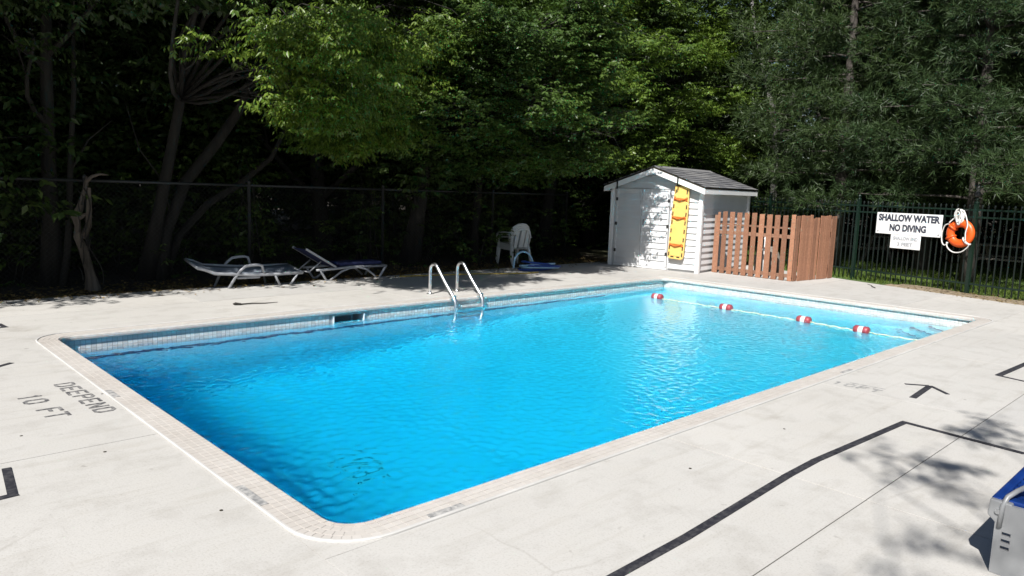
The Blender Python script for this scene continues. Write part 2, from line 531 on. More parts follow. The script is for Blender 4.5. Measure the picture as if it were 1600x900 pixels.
def profile_ring(prof, mat, name, smooth=False):
    rings = [[(x, y, z) for x, y in rr_path(o)] for o, z in prof]
    n = len(rings[0]); mb = MB()
    for r in rings: mb.v.extend(r)
    for k in range(len(rings) - 1):
        for i in range(n):
            j = (i + 1) % n
            mb.f.append((k * n + i, k * n + j, (k + 1) * n + j, (k + 1) * n + i))
    return part(name, mb, mat, pool, smooth)
profile_ring([(.06, -.06), (.012, -.058), (.002, -.048), (0, -.030), (.003, -.012), (.014, .001), (CW, .001), (CW, -.06)], M_['grout'], 'coping')
profile_ring([(CW + .001, -.06), (CW + .001, .007), (CW + .005, .011), (OUT - .005, .011), (OUT - .001, .006), (OUT - .001, -.06)], M_['lip'], 'edge_lip')

def coping_tiles():
    V = []; F = []
    P = .050; g = .0022
    def tile(q, dz):
        n = len(V)
        V.extend([(x, y, .0032 + dz) for x, y in q]); V.extend([(x, y, -.002) for x, y in q])
        F.extend([(n, n + 1, n + 2, n + 3), (n, n + 4, n + 5, n + 1), (n + 1, n + 5, n + 6, n + 2), (n + 2, n + 6, n + 7, n + 3), (n + 3, n + 7, n + 4, n)])
    runs = [((RC, 0), (1, 0), (0, -1), L - 2 * RC), ((L, RC), (0, 1), (1, 0), WD - 2 * RC), ((L - RC, WD), (-1, 0), (0, 1), L - 2 * RC), ((0, WD - RC), (0, -1), (-1, 0), WD - 2 * RC)]
    cs = [(RC, RC, PI), (L - RC, RC, 1.5 * PI), (L - RC, WD - RC, 0), (RC, WD - RC, .5 * PI)]
    for row in range(4):
        d0 = .004 + row * .045 + g; d1 = d0 + .045 - 2 * g
        if row == 0: d0 += .010
        for (ox, oy), (tx, ty), (nx, ny), ln in runs:
            n = int(round(ln / P)); p = ln / n
            for i in range(n):
                a, b = i * p + g, (i + 1) * p - g
                tile([(ox + tx * a + nx * d1, oy + ty * a + ny * d1), (ox + tx * b + nx * d1, oy + ty * b + ny * d1), (ox + tx * b + nx * d0, oy + ty * b + ny * d0), (ox + tx * a + nx * d0, oy + ty * a + ny * d0)], random.uniform(-.0006, .0006))
        R0, R1 = RC + d0, RC + d1
        n = max(4, int(round(.5 * PI * R1 / P)))
        for cx, cy, a0 in cs:
            for i in range(n):
                a = a0 + .5 * PI * i / n + g / R1; b = a0 + .5 * PI * (i + 1) / n - g / R1
                tile([(cx + R1 * math.cos(a), cy + R1 * math.sin(a)), (cx + R1 * math.cos(b), cy + R1 * math.sin(b)), (cx + R0 * math.cos(b), cy + R0 * math.sin(b)), (cx + R0 * math.cos(a), cy + R0 * math.sin(a))], random.uniform(-.0006, .0006))
    o = link('coping_tile', np_mesh('coping_tile', np.array(V), np.array(F), M_['coping_tile']), pool)
    o['kind'] = 'stuff'
coping_tiles()

WO = .035                                  # wall plane behind the coping nose
SKX0, SKX1, SKZ0, SKZ1 = 3.13, 3.60, -.24, -.085
PROF = [(-WO, -1.95), (.35, -2.25), (3.0, -2.25), (7.2, -1.12), (L + WO, -.95)]
def basin():
    mb = MB()
    y0, y1 = -WO, WD + WO
    for i in range(4):
        (xa, za), (xb, zb) = PROF[i], PROF[i + 1]
        mb.add([(xa, y0, za), (xb, y0, zb), (xb, y1, zb), (xa, y1, za)], [(0, 1, 2, 3)])
        mb.add([(xa, y0, za), (xb, y0, zb), (xb, y0, -.30), (xa, y0, -.30)], [(3, 2, 1, 0)])
        mb.add([(xa, y1, za), (xb, y1, zb), (xb, y1, -.30), (xa, y1, -.30)], [(0, 1, 2, 3)])
    mb.add([(-WO, y0, -.30), (-WO, y1, -.30), (-WO, y1, -1.95), (-WO, y0, -1.95)], [(0, 1, 2, 3)])
    X = L + WO
    mb.add([(X, y0, -.30), (X, y1, -.30), (X, y1, -.95), (X, y0, -.95)], [(3, 2, 1, 0)])
    part('basin_shell', mb, M_['plaster'], pool)
    wb = MB()                               # tiled band, wall pieces around the skimmer mouth
    def wall(a, b, z0, z1):
        wb.add([(a[0], a[1], z0), (b[0], b[1], z0), (b[0], b[1], z1), (a[0], a[1], z1)], [(0, 1, 2, 3)])
    wall((X, y0), (-WO, y0), -.30, -.055); wall((-WO, y0), (-WO, y1), -.30, -.055); wall((X, y1), (X, y0), -.30, -.055)
    wall((-WO, y1), (SKX0, y1), -.30, -.055); wall((SKX1, y1), (X, y1), -.30, -.055)
    wall((SKX0, y1), (SKX1, y1), -.30, SKZ0); wall((SKX0, y1), (SKX1, y1), SKZ1, -.055)
    part('band_wall', wb, M_['band_grout'], pool)
    V = []; F = []
    P = .050; g = .0022; t = .005
    def tile(o, tx, nx, a, b, z0, z1):
        n = len(V)
        for off in (t, -.001):
            for s, z in ((a, z0), (b, z0), (b, z1), (a, z1)):
                V.append((o[0] + tx[0] * s + nx[0] * off, o[1] + tx[1] * s + nx[1] * off, z))
        F.extend([(n, n + 1, n + 2, n + 3), (n, n + 4, n + 5, n + 1), (n + 1, n + 5, n + 6, n + 2), (n + 2, n + 6, n + 7, n + 3), (n + 3, n + 7, n + 4, n)])
    for o, tx, nx, ln in (((-WO, y1), (1, 0), (0, -1), L + 2 * WO), ((X, y0), (0, 1), (-1, 0), WD + 2 * WO), ((-WO, y0), (0, 1), (1, 0), WD + 2 * WO), ((-WO, y0), (1, 0), (0, 1), L + 2 * WO)):
        n = int(ln / P); p = ln / n
        for i in range(n):
            for k in range(5):
                z1 = -.058 - k * P * .98; a, b = i * p + g, (i + 1) * p - g
                if nx == (0, -1) and o[0] + b > SKX0 - .03 and o[0] + a < SKX1 + .03 and z1 > SKZ0: continue
                tile(o, tx, nx, a, b, z1 - P * .98 + 2 * g, z1)
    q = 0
    while q * .15 < 8.65:  # row of plain navy pieces, a dark underwater band along the back wall
        part('navy_stripe', MB().box((q * .15 + .05, y1 - .003, -.53), (.144, .012, .11)), M_['navy_blue'], pool); q += 1
    o = link('band_tile', np_mesh('band_tile', np.array(V), np.array(F), M_['band_tile']), pool); o['kind'] = 'stuff'
    sk = MB()
    ym = y1 + .28
    sk.add([(SKX0, y1, SKZ0), (SKX1, y1, SKZ0), (SKX1, y1, SKZ1), (SKX0, y1, SKZ1), (SKX0, ym, SKZ0), (SKX1, ym, SKZ0), (SKX1, ym, SKZ1), (SKX0, ym, SKZ1)],
           [(0, 1, 5, 4), (1, 2, 6, 5), (2, 3, 7, 6), (3, 0, 4, 7), (4, 5, 6, 7)])
    s = part('skimmer', sk, simple('skimmer_throat', (.42, .50, .55), .5), pool)
    fr = MB()
    fr.box((SKX0 + .005, y1 - .004, (SKZ0 + SKZ1) / 2), (.016, .026, SKZ1 - SKZ0)); fr.box((SKX1 - .005, y1 - .004, (SKZ0 + SKZ1) / 2), (.016, .026, SKZ1 - SKZ0))
    part('skimmer_frame', fr, M_['white_plastic'], s)
    part('weir_flap', MB().box(((SKX0 + SKX1) / 2 - .06, y1 + .10, -.17), (.3, .012, .10)), M_['dark_grate'], s)
    # main drain grate on the deep floor
    dr = part('main_drain', MB().box((1.83, WD / 2, -2.243), (.34, .34, .02)), M_['white_plastic'], pool)
    for k in range(5):
        part('grate_slat', MB().box((1.83 - .088 + k * .044, WD / 2, -2.226), (.016, .15, .014)), M_['dark_grate'], dr)
    # corner entry steps with dark nosing
    for k, (x0, ye, d) in enumerate(((9.2, 1.0, .62), (9.5, .86, .40), (9.8, .63, .16))):
        z = -.17 - d; Y0 = -WO
        poly = [(x0 - .03, Y0), (X, Y0), (X, ye), (x0 + ye - .06, ye), (x0 + ye - .14, ye - .04)]
        st = part('step', MB().prism(poly, -1.02 + .001 * k, z), M_['plaster'], pool, bevel=.01)
        nb = MB()
        nb.bar((x0 - .02, Y0 + .02, z + .004), (x0 + ye - .15, ye - .07, z + .004), .05, .012)
        nb.bar((x0 + ye - .15, ye - .05, z + .0045), (x0 + ye - .02, ye - .025, z + .0045), .05, .012)
        part('nosing', nb, M_['navy_blue'], st)
    # worn depth-marker tiles set in the coping
    for (cx, cy, ln, wd) in ((-.165, .62, .045, .30), (.50, -.165, .22, .05), (-.165, 3.0, .045, .22), (5.4, -.165, .22, .045)):
        part('depth_marker', MB().box((cx, cy, .004), (ln, wd, .007)), M_['worn_stencil'], pool)
basin()

WZ = -.170
FOC = .07
def water():
    st = .015
    e = WO + .008
    nx, ny = int((L + 2 * e) / st), int((WD + 2 * e) / st)
    x = np.linspace(-e, L + e, nx); y = np.linspace(-e, WD + e, ny)
    X, Y = np.meshgrid(x, y, indexing='ij')
    rng = np.random.default_rng(11)
    Z = np.zeros_like(X)
    mod = .95 + .30 * np.sin(.9 * X + .6 * Y + .4) * np.sin(.5 * X - 1.1 * Y + 2) - .38 * np.clip((X - 4.5) / 4, 0, 1)
    mod += .45 * np.exp(-((Y - .9) / 1.4) ** 2) * np.clip((X - 1.5) / 2, 0, 1) * np.clip((10 - X) / 2, 0, 1)
    mod *= (1 - .55 * np.exp(-((WD - Y) / .8) ** 2)) * (1 - .45 * np.exp(-((X - 8.3) / 2.0) ** 2 - ((Y - 3.9) / 1.2) ** 2))
    def band(n, l0, l1, slope, dirm, dirs):
        z = np.zeros_like(X)
        for i in range(n):
            lam = math.exp(rng.uniform(math.log(l0), math.log(l1))); th = rng.normal(dirm, dirs); k = 2 * PI / lam
            ph = rng.uniform(0, 2 * PI)
            wob = .6 * np.sin(.8 * (X * math.sin(th) - Y * math.cos(th)) + ph * 3)
            z += slope * math.sqrt(2 / n) / k * np.sin(k * (math.cos(th) * X + math.sin(th) * Y) + ph + wob)
        return z
    Z += mod * band(90, .065, .15, .120, .7, 1.3)
    Z += mod * band(30, .18, .50, .024, .5, 1.0)
    Z += band(12, .7, 2.0, .007, .3, .8)
    Z += WZ
    V = np.stack([X, Y, Z], -1).reshape(-1, 3)
    idx = np.arange(nx * ny).reshape(nx, ny)
    F = np.stack([idx[:-1, :-1], idx[1:, :-1], idx[1:, 1:], idx[:-1, 1:]], -1).reshape(-1, 4)
    # closed body: skirt going down into the pool walls, flat bottom under the floor
    b = idx
    loop = np.concatenate([b[:, 0], b[-1, 1:], b[-2::-1, -1], b[0, -2:0:-1]])
    nb = len(V); low = V[loop].copy(); low[:, 2] = -2.6
    V = np.concatenate([V, low]); m = len(loop); i = np.arange(m); j = (i + 1) % m
    sk = np.stack([loop[i], nb + i, nb + j, loop[j]], -1)
    me = bpy.data.meshes.new('water')
    faces = F.tolist() + sk.tolist() + [list(range(nb + m - 1, nb - 1, -1))]
    me.from_pydata(V.tolist(), [], faces)
    sm = np.zeros(len(faces), bool); sm[:len(F)] = True
    me.polygons.foreach_set('use_smooth', sm)
    # how strongly the ripples bundle the sun: rays refracted by the surface, counted on a plane below it
    gx = np.gradient(Z, x[1] - x[0], axis=0); gy = np.gradient(Z, y[1] - y[0], axis=1)
    D = 1.1
    acc = np.zeros(nx * ny)
    fx = (X - x[0]) / (x[1] - x[0]) + gx * .25 * D * 1.15 / (x[1] - x[0]); fy = (Y - y[0]) / (y[1] - y[0]) + gy * .25 * D * 1.15 / (y[1] - y[0])
    ix = np.floor(fx).astype(int); iy = np.floor(fy).astype(int); ux = fx - ix; uy = fy - iy
    for dx_, dy_, w_ in ((0, 0, (1 - ux) * (1 - uy)), (1, 0, ux * (1 - uy)), (0, 1, (1 - ux) * uy), (1, 1, ux * uy)):
        jx = np.clip(ix + dx_, 0, nx - 1); jy = np.clip(iy + dy_, 0, ny - 1)
        np.add.at(acc, (jx * ny + jy).ravel(), w_.ravel())
    acc = acc.reshape(nx, ny)
    for ax in (0, 1): acc = .25 * np.roll(acc, 1, ax) + .5 * acc + .25 * np.roll(acc, -1, ax)
    foc = np.clip(FOC * acc ** 1.3, 0, .85).ravel()
    at = me.attributes.new('focus', 'FLOAT', 'POINT')
    at.data.foreach_set('value', np.concatenate([foc, np.zeros(len(V) - len(foc))]).astype(np.float32))
    me.materials.append(M_['water']); me.update()
    tag(link('water', me), kind='structure')
water()

# ------------------------------------------------------------------ deck markings (thin paint and tape)
def strip(pts, w, mat, name, label, cat='floor marking', z=.003, group=None, ends=True):
    mb = MB()
    P = [Vector(p) for p in pts]
    for i in range(len(P) - 1):
        d = (P[i + 1] - P[i]).normalized(); n = Vector((-d.y, d.x)) * (w if isinstance(w, (int, float)) else w[i]) / 2
        a, b = P[i] - d * (.0 if i == 0 else abs(n.length)), P[i + 1] + d * (.0)
        zz = z + .0007 * i
        q = [a + n, a - n, b - n, b + n]
        mb.add([(p.x, p.y, .0005) for p in q] + [(p.x, p.y, zz) for p in q], [(3, 2, 1, 0), (4, 5, 6, 7), (0, 1, 5, 4), (1, 2, 6, 5), (2, 3, 7, 6), (3, 0, 4, 7)])
    o = part(name, mb, mat)
    return tag(o, label, cat, group)
strip([(-.6, -1.13), (1.22, -1.11), (2.35, -1.055), (2.75, -1.05), (4.09, -1.12), (4.01, -1.89), (3.92, -3.2)], [.05, .05, .05, .048, .042, .026, .026], M_['tape'], 'tape_line', 'long black tape outline on the right deck with a corner beside the pool')
strip([(7.6, -1.21), (6.51, -1.16), (6.45, -1.38), (6.25, -2.4)], [.06, .035, .035], M_['tape'], 'tape_line', 'black tape corner on the deck near the right border of the photo', z=.004)
strip([(5.36, -.70), (5.46, -.88)], .03, M_['tape'], 'tape_tmp', 'x')
bpy.data.objects.remove(bpy.data.objects['tape_tmp'])
ar = thing('arrow_mark', 'black tape arrow stuck on the deck right of the pool', 'floor marking', (5.2, -.88, 0))
def flat_bar(a, b, w, z, mat, parent, name):
    a = Vector(a); b = Vector(b); d = (b - a).normalized(); n = Vector((-d.y, d.x)) * w / 2
    q = [a + n, a - n, b - n, b + n]; o = parent.location
    part(name, MB().add([(p.x - o.x, p.y - o.y, .0005) for p in q] + [(p.x - o.x, p.y - o.y, z) for p in q], [(3, 2, 1, 0), (4, 5, 6, 7), (0, 1, 5, 4), (1, 2, 6, 5), (2, 3, 7, 6), (3, 0, 4, 7)]), mat, parent)
flat_bar((4.90, -.915), (5.47, -.872), .055, .003, M_['tape'], ar, 'arrow_shaft')
flat_bar((5.48, -.865), (5.36, -.70), .035, .0038, M_['tape'], ar, 'arrow_barb')
flat_bar((5.48, -.875), (5.29, -1.07), .035, .0046, M_['tape'], ar, 'arrow_barb')
strip([(-1.03, 1.80), (-1.075, 1.37), (-1.6, 1.33)], .045, M_['tape'], 'tape_line', 'black tape corner on the deck at the left border nearest the viewer')
strip([(-.54, 4.49), (-.78, 4.30)], .05, M_['tape'], 'tape_line', 'short slanted black tape piece on the left deck above the stencilled depth')
strip([(-.31, 6.52), (-.29, 6.28), (-.6, 6.22)], .05, M_['tape'], 'tape_line', 'small black tape corner on the left deck farthest from the viewer')

GLY = {  # stencil strokes in a 0.6 x 1 cell, with gaps
    'D': [((.0, 0), (.0, .44)), ((.0, .56), (.0, 1)), ((.05, 1), (.38, 1)), ((.38, 1), (.55, .8)), ((.55, .8), (.55, .56)), ((.55, .44), (.55, .2)), ((.55, .2), (.38, 0)), ((.38, 0), (.05, 0))],
    'E': [((.0, 0), (.0, .44)), ((.0, .56), (.0, 1)), ((.06, 1), (.55, 1)), ((.06, .5), (.45, .5)), ((.06, 0), (.55, 0))],
    'P': [((.0, 0), (.0, .44)), ((.0, .56), (.0, 1)), ((.06, 1), (.4, 1)), ((.4, 1), (.55, .86)), ((.55, .86), (.55, .64)), ((.55, .64), (.4, .5)), ((.4, .5), (.08, .5))],
    'N': [((.0, 0), (.0, 1)), ((.06, .92), (.26, .54)), ((.30, .46), (.50, .08)), ((.55, 0), (.55, 1))],
    '1': [((.3, 0), (.3, .44)), ((.3, .54), (.3, 1)), ((.3, 1), (.16, .82))],
    '0': [((.0, .15), (.0, .85)), ((.0, .85), (.15, 1)), ((.15, 1), (.24, 1)), ((.32, 1), (.4, 1)), ((.4, 1), (.55, .85)), ((.55, .85), (.55, .15)), ((.55, .15), (.4, 0)), ((.4, 0), (.32, 0)), ((.24, 0), (.15, 0)), ((.15, 0), (.0, .15))],
    'F': [((.0, 0), (.0, .44)), ((.0, .56), (.0, 1)), ((.06, 1), (.55, 1)), ((.06, .52), (.45, .52))],
    'T': [((.27, 0), (.27, .88)), ((.0, 1), (.22, 1)), ((.32, 1), (.55, 1))],
}
def stencil(text, origin, length, height, mat, name, label, sw=.022, skew=0.0):
    """reads toward -Y, letters stand toward +X"""
    t = thing(name, label, 'floor lettering', (origin[0], origin[1], 0))
    adv = length / len(text)
    wcell = adv * .60
    zi = 0
    for i, ch in enumerate(text):
        if ch == ' ': continue
        mb = MB()
        for (a, b) in GLY[ch]:
            pa = Vector((a[1] * height + skew * i * adv, -(i * adv + a[0] / .55 * wcell))); pb = Vector((b[1] * height + skew * i * adv, -(i * adv + b[0] / .55 * wcell)))
            d = (pb - pa).normalized(); n = Vector((-d.y, d.x)) * sw / 2
            pa -= d * sw * .35; pb += d * sw * .35
            zi += 1
            q = [pa + n, pa - n, pb - n, pb + n]; z = .0022 + .00002 * zi
            mb.add([(p.x, p.y, z) for p in q], [(0, 1, 2, 3)])
        part('letter', mb, mat, t)
    return t
stencil('DEEPEND', (-.425, 3.52), 1.00, .115, M_['stencil'], 'stencil_text', 'black stencilled DEEPEND lettering on the left deck beside the coping', .024, .055)
stencil('10 FT', (-.71, 3.30), .72, .13, M_['stencil'], 'stencil_text', 'black stencilled 10 FT lettering on the left deck below DEEPEND', .026, .085)
stencil('10FT', (4.83, -.26), .44, .10, M_['worn_stencil'], 'stencil_text', 'worn grey 10 FT lettering on the right deck beside the coping', .022, .0)
strip([(4.98, -.36), (5.0, -.66)], .022, M_['worn_stencil'], 'paint_line', 'thin worn grey line above the right 10 FT lettering', z=.0025)

rngd = random.Random(5)
for k, (x, y) in enumerate([(-.86, 2.35), (-.55, 1.75), (-.22, 3.05), (-.35, .55), (2.0, -.62), (3.2, -.62)]):
    o = part('anchor_hole', MB().lathe([(.009, .0005), (.009, .0020), (.006, .0026)], n=8), M_['slot'], None, loc=(x, y, 0))
    tag(o, 'small dark anchor plug in the pale concrete deck', 'deck plug', 'dark plugs in the deck')
tw = MB(); tw.tube([(0, 0, .012), (.16, .015, .014), (.33, -.01, .010), (.50, .01, .012)], [.010, .009, .007, .004], 6); tw.tube([(.02, 0, .012), (-.05, .02, .02), (-.07, .05, .014)], [.016, .02, .006], 6)
tag(part('fallen_twig', tw, M_['bark'], None, loc=(2.30, 6.42, 0), rot=(0, 0, -.17)), 'thin dark twig lying on the sunlit deck in front of the loungers', 'twig')
tw = MB(); tw.tube([(0, 0, .012), (.2, .02, .014), (.42, -.02, .010), (.62, .02, .012)], [.007, .008, .006, .004], 6)
tag(part('fallen_twig', tw, M_['bark'], None, loc=(12.9, 2.35, 0), rot=(0, 0, .55)), 'thin dark twig lying on the deck in front of the green fence', 'twig')

# ------------------------------------------------------------------ pool ladder
def ladder():
    t = thing('pool_ladder', 'stainless steel pool ladder with two looped handrails', 'pool ladder', (5.08, 5.98, 0))
    def rail(x):
        pts = [(x, 0, -.02), (x, 0, .18), (x, 0, .34)]
        for k in range(1, 9):
            a = PI * .86 * k / 8
            pts.append((x, -.10 + .10 * math.cos(a), .37 + .10 * math.sin(a)))
        pts += [(x, -.38, .21), (x, -.57, .03), (x, -.615, -.04), (x, -.625, -.12), (x, -.625, -.80)]
        return pts
    for x in (0, .53):
        r = part('handrail', MB().tube(rail(x), .024, 10), M_['steel'], t, True)
        part('deck_flange', MB().lathe([(.05, 0), (.05, .012), (.03, .02), (.024, .03)], (x, 0, 0), 12), M_['steel'], r)
        part('wall_bracket', MB().box((x, -.555, .025), (.07, .07, .05)), M_['steel'], r)
    for z in (-.150, -.43, -.70):
        part('tread', MB().box((.265, -.625, z), (.51, .08, .03)), M_['steel'], t, bevel=.006)
    return t
ladder()

# ------------------------------------------------------------------ float line
def float_line():
    t = thing('float_line', 'yellow rope with red and white floats across the shallow end', 'float line', (8.9, 2.7, WZ))
    pts = [(8.90, 5.42), (8.92, 4.51), (8.91, 3.17), (8.87, 1.86), (8.77, .99), (8.73, .02)]
    P = []
    for i in range(5):
        for k in range(24):
            u = k / 24
            x = pts[i][0] + u * (pts[i + 1][0] - pts[i][0]); y = pts[i][1] + u * (pts[i + 1][1] - pts[i][1])
            P.append((x - 8.9 + .006 * math.sin(k * 2.1), y - 2.7, .010 + .005 * math.sin(k * 1.3 + i) - (.06 * (1 - u) ** .5 if i == 0 else 0)))
    P.append((pts[5][0] - 8.9, pts[5][1] - 2.7, .01))
    part('rope', MB().tube(P, .0085, 6), M_['yellow_rope'], t, True)
    for i in range(1, 5):
        x, y = pts[i]
        f = part('float', MB().lathe([(.03, -.085), (.062, -.075), (.068, -.045), (.070, -.042), (.070, .042), (.068, .045), (.062, .075), (.03, .085)], (0, 0, 0), 14, 'Y'), M_['float_white'], t, True, loc=(x - 8.9, y - 2.7, .024), rot=(0, 0, -.03)); f.scale = (.84, .84, .84)
        for s in (-1, 1):
            part('red_cap', MB().lathe([(.02, s * .128), (.055, s * .122), (.074, s * .10), (.077, s * .05), (.074, s * .038), (.03, s * .036)][::s], (0, 0, 0), 14, 'Y'), M_['float_red'], f, True)
float_line()

# ------------------------------------------------------------------ shed
SH = (11.865, 5.61, 0)
SRZ = math.atan2(.123, .992)
def shed():
    t = thing('storage_shed', 'small white storage shed with grey shingled gable roof at the pool corner', 'shed', SH, SRZ)
    # local: x into depth, y along the front to the left (viewer side x=0)
    D, Wd, H, R = 2.46, 2.12, 1.83, 2.19
    core = MB()
    e = .02
    core.add([(e, e, .0), (D - e, e, 0), (D - e, Wd - e, 0), (e, Wd - e, 0), (e, e, H - .03), (D - e, e, H - .03), (D - e, Wd - e, H - .03), (e, Wd - e, H - .03), (e, Wd / 2, R - .05), (D - e, Wd / 2, R - .05)],
             [(3, 2, 1, 0), (0, 1, 5, 4), (2, 3, 7, 6), (0, 4, 8, 7, 3), (1, 2, 6, 9, 5), (4, 5, 9, 8), (6, 7, 8, 9)])
    part('wall', core, M_['vinyl'], t)
    c = .131
    def board(x0, y0, x1, y1, z, nx, ny, parent, h=c):
        """clapboard: top edge near the wall, lower edge proud, with a small return below"""
        a = Vector((x0, y0)); b = Vector((x1, y1)); n = Vector((nx, ny))
        o = []
        for off, zz in ((.001, z + h), (.026, z + .010), (.026, z), (.001, z)):
            for p in (a, b):
                q = p + n * off; o.append((q.x, q.y, zz))
        part('siding_board', MB().add(o, [(0, 1, 3, 2), (2, 3, 5, 4), (4, 5, 7, 6), (0, 2, 4, 6), (1, 7, 5, 3)]), M_['vinyl'], parent)
    DL, DM, DR, DT = 2.03, 1.375, .70, 1.74
    z = .05
    k = 0
    while z < R - .12:
        top = z + c
        hw = Wd / 2 if top < H else (R - top) / (R - H) * Wd / 2 + .03
        y0, y1 = Wd / 2 - hw + .05, Wd / 2 + hw - .05
        if top < DT + .02:
            board(0, y0, 0, DR - .02, z, -1, 0, t)
        elif y1 - y0 > .1: board(0, y0, 0, y1, z, -1, 0, t)
        if z + c < H + .02:
            board(.05, 0, D - .05, 0, z, 0, -1, t)
            board(D - .05, Wd, .05, Wd, z, 0, 1, t)
        z += c; k += 1
    for ya, yb in ((DR, DM), (DM, DL)):
        dm = MB().box((-.010, (ya + yb) / 2, (DT + .05) / 2), (.022, yb - ya - .012, DT - .05))
        d = part('door', dm, M_['vinyl'], t)
        z = .06
        while z + c < DT:
            o = []
            for off, zz in ((-.022, z + c), (-.046, z + .010), (-.046, z), (-.022, z)):
                for y in (ya + .035, yb - .035): o.append((off, y, zz))
            part('siding_board', MB().add(o, [(0, 1, 3, 2), (2, 3, 5, 4), (4, 5, 7, 6), (0, 2, 4, 6), (1, 7, 5, 3)]), M_['vinyl'], d)
            z += c
        fr = MB()
        for y in (ya + .021, yb - .021): fr.box((-.033, y, (DT + .05) / 2), (.032, .028, DT - .055))
        fr.box((-.0265, (ya + yb) / 2, .035 + .02), (.018, yb - ya - .11, .03)); fr.box((-.0265, (ya + yb) / 2, DT - .02), (.018, yb - ya - .11, .035))
        part('door_frame', fr, M_['vinyl'], d)
    part('door_handle', MB().tube([(-.04, DM - .07, .95), (-.075, DM - .07, .95), (-.075, DM - .07, 1.07), (-.04, DM - .07, 1.07)], .008, 6), M_['black_metal'], d)
    for zz in (.35, .95, 1.5):
        for yy in (DR + .02, DL - .02): part('hinge', MB().box((-.05, yy, zz), (.012, .05, .07)), M_['galv'], t)
    part('door_threshold', MB().box((-.02, (DL + DR) / 2, .025), (.05, DL - DR, .03)), M_['white_trim'], t)
    tr = MB()
    for (x, y) in ((0, 0), (0, Wd), (D, 0), (D, Wd)):
        part('corner_post', MB().box((x + (-.014 if x == 0 else .014), y + (-.014 if y == 0 else .014), H / 2), (.085, .085, H)), M_['white_trim'], t, bevel=.004)
    # roof: two slopes with overhang
    ov, eo = .20, .16
    sl = math.atan2(R - H, Wd / 2)
    ln = (Wd / 2 + eo) / math.cos(sl)
    for s, nm in ((-1, 'near'), (1, 'far')):
        e = thing_child('roof', t, (-ov, Wd / 2, R + .035), Euler((s * -sl if s > 0 else sl, 0, 0)))
        # slope frame: local x along ridge, local y = s*down-slope
        L2 = D + 2 * ov
        part('roof_deck', MB().box((L2 / 2, s * ln / 2, -.022), (L2, ln, .022)), M_['slot'], e)
        rows, cols = 9, 10
        rh = ln / rows
        for i in range(rows):
            off = (i % 2) * .5
            for j in range(-1, cols + 1):
                x0 = max(0, (j + off) * L2 / cols + .003); x1 = min(L2, (j + 1 + off) * L2 / cols - .003)
                if x1 - x0 < .03: continue
                yb = s * ((i + 1) * rh + .014); yt = s * (i * rh)
                dz = random.uniform(0, .004)
                mb = MB().add([(x0 - (.012 if x0 == 0 else 0), yt, .002), (x1 + (.012 if x1 == L2 else 0), yt, .002), (x1 + (.012 if x1 == L2 else 0), yb, .013 + dz), (x0 - (.012 if x0 == 0 else 0), yb, .013 + dz), (x0, yb, .0), (x1, yb, .0)],
                              [(0, 1, 2, 3) if s < 0 else (3, 2, 1, 0), (3, 2, 5, 4), (0, 3, 4), (1, 5, 2)])
                part('shingle', mb, M_['shingle'], e)
    # white rake boards, fascia, soffits
    for s in (-1, 1):
        for x in (-ov + .012, D + ov - .012):
            mb = MB()
            y_e = Wd / 2 + s * (Wd / 2 + eo); z_e = R - (Wd / 2 + eo) * math.tan(sl)
            mb.add([(x - .012, Wd / 2, R - .005), (x - .012, y_e, z_e - .005), (x - .012, y_e, z_e - .115), (x - .012, Wd / 2, R - .115),
                    (x + .012, Wd / 2, R - .005), (x + .012, y_e, z_e - .005), (x + .012, y_e, z_e - .115), (x + .012, Wd / 2, R - .115)],
                   [(0, 1, 2, 3), (7, 6, 5, 4), (1, 5, 6, 2), (3, 2, 6, 7), (0, 4, 5, 1)])
            part('rake_board', mb, M_['white_trim'], t)
        part('fascia', MB().box((D / 2, Wd / 2 + s * (Wd / 2 + eo - .012), z_e - .055), (D + 2 * ov - .05, .022, .10)), M_['white_trim'], t)
        part('soffit', MB().box((D / 2, Wd / 2 + s * (Wd / 2 + eo / 2 - .012), z_e - .09), (D + 2 * ov - .052, eo - .03, .012)), M_['vinyl'], t)
    for y in (1.93, .46):
        b = MB(); b.box((-ov - .01, y, R - abs(y - Wd / 2) * math.tan(sl) - .07), (.02, .028, .20)); b.box((-ov - .03, y, R - abs(y - Wd / 2) * math.tan(sl) - .165), (.05, .026, .014))
        part('hook_bracket', b, M_['black_metal'], t)
    part('ridge_cap', MB().add([(-ov, Wd / 2 - .09, R + .012), (-ov, Wd / 2, R + .058), (-ov, Wd / 2 + .09, R + .012), (D + ov, Wd / 2 - .09, R + .012), (D + ov, Wd / 2, R + .058), (D + ov, Wd / 2 + .09, R + .012)], [(0, 3, 4, 1), (1, 4, 5, 2)]), M_['shingle'], t)
    return t
def thing_child(name, parent, loc, rot):
    o = bpy.data.objects.new(name, None); COL.objects.link(o); o.empty_display_size = .1
    o.location = loc; o.rotation_euler = rot; o.parent = parent
    return o
shed_o = shed()

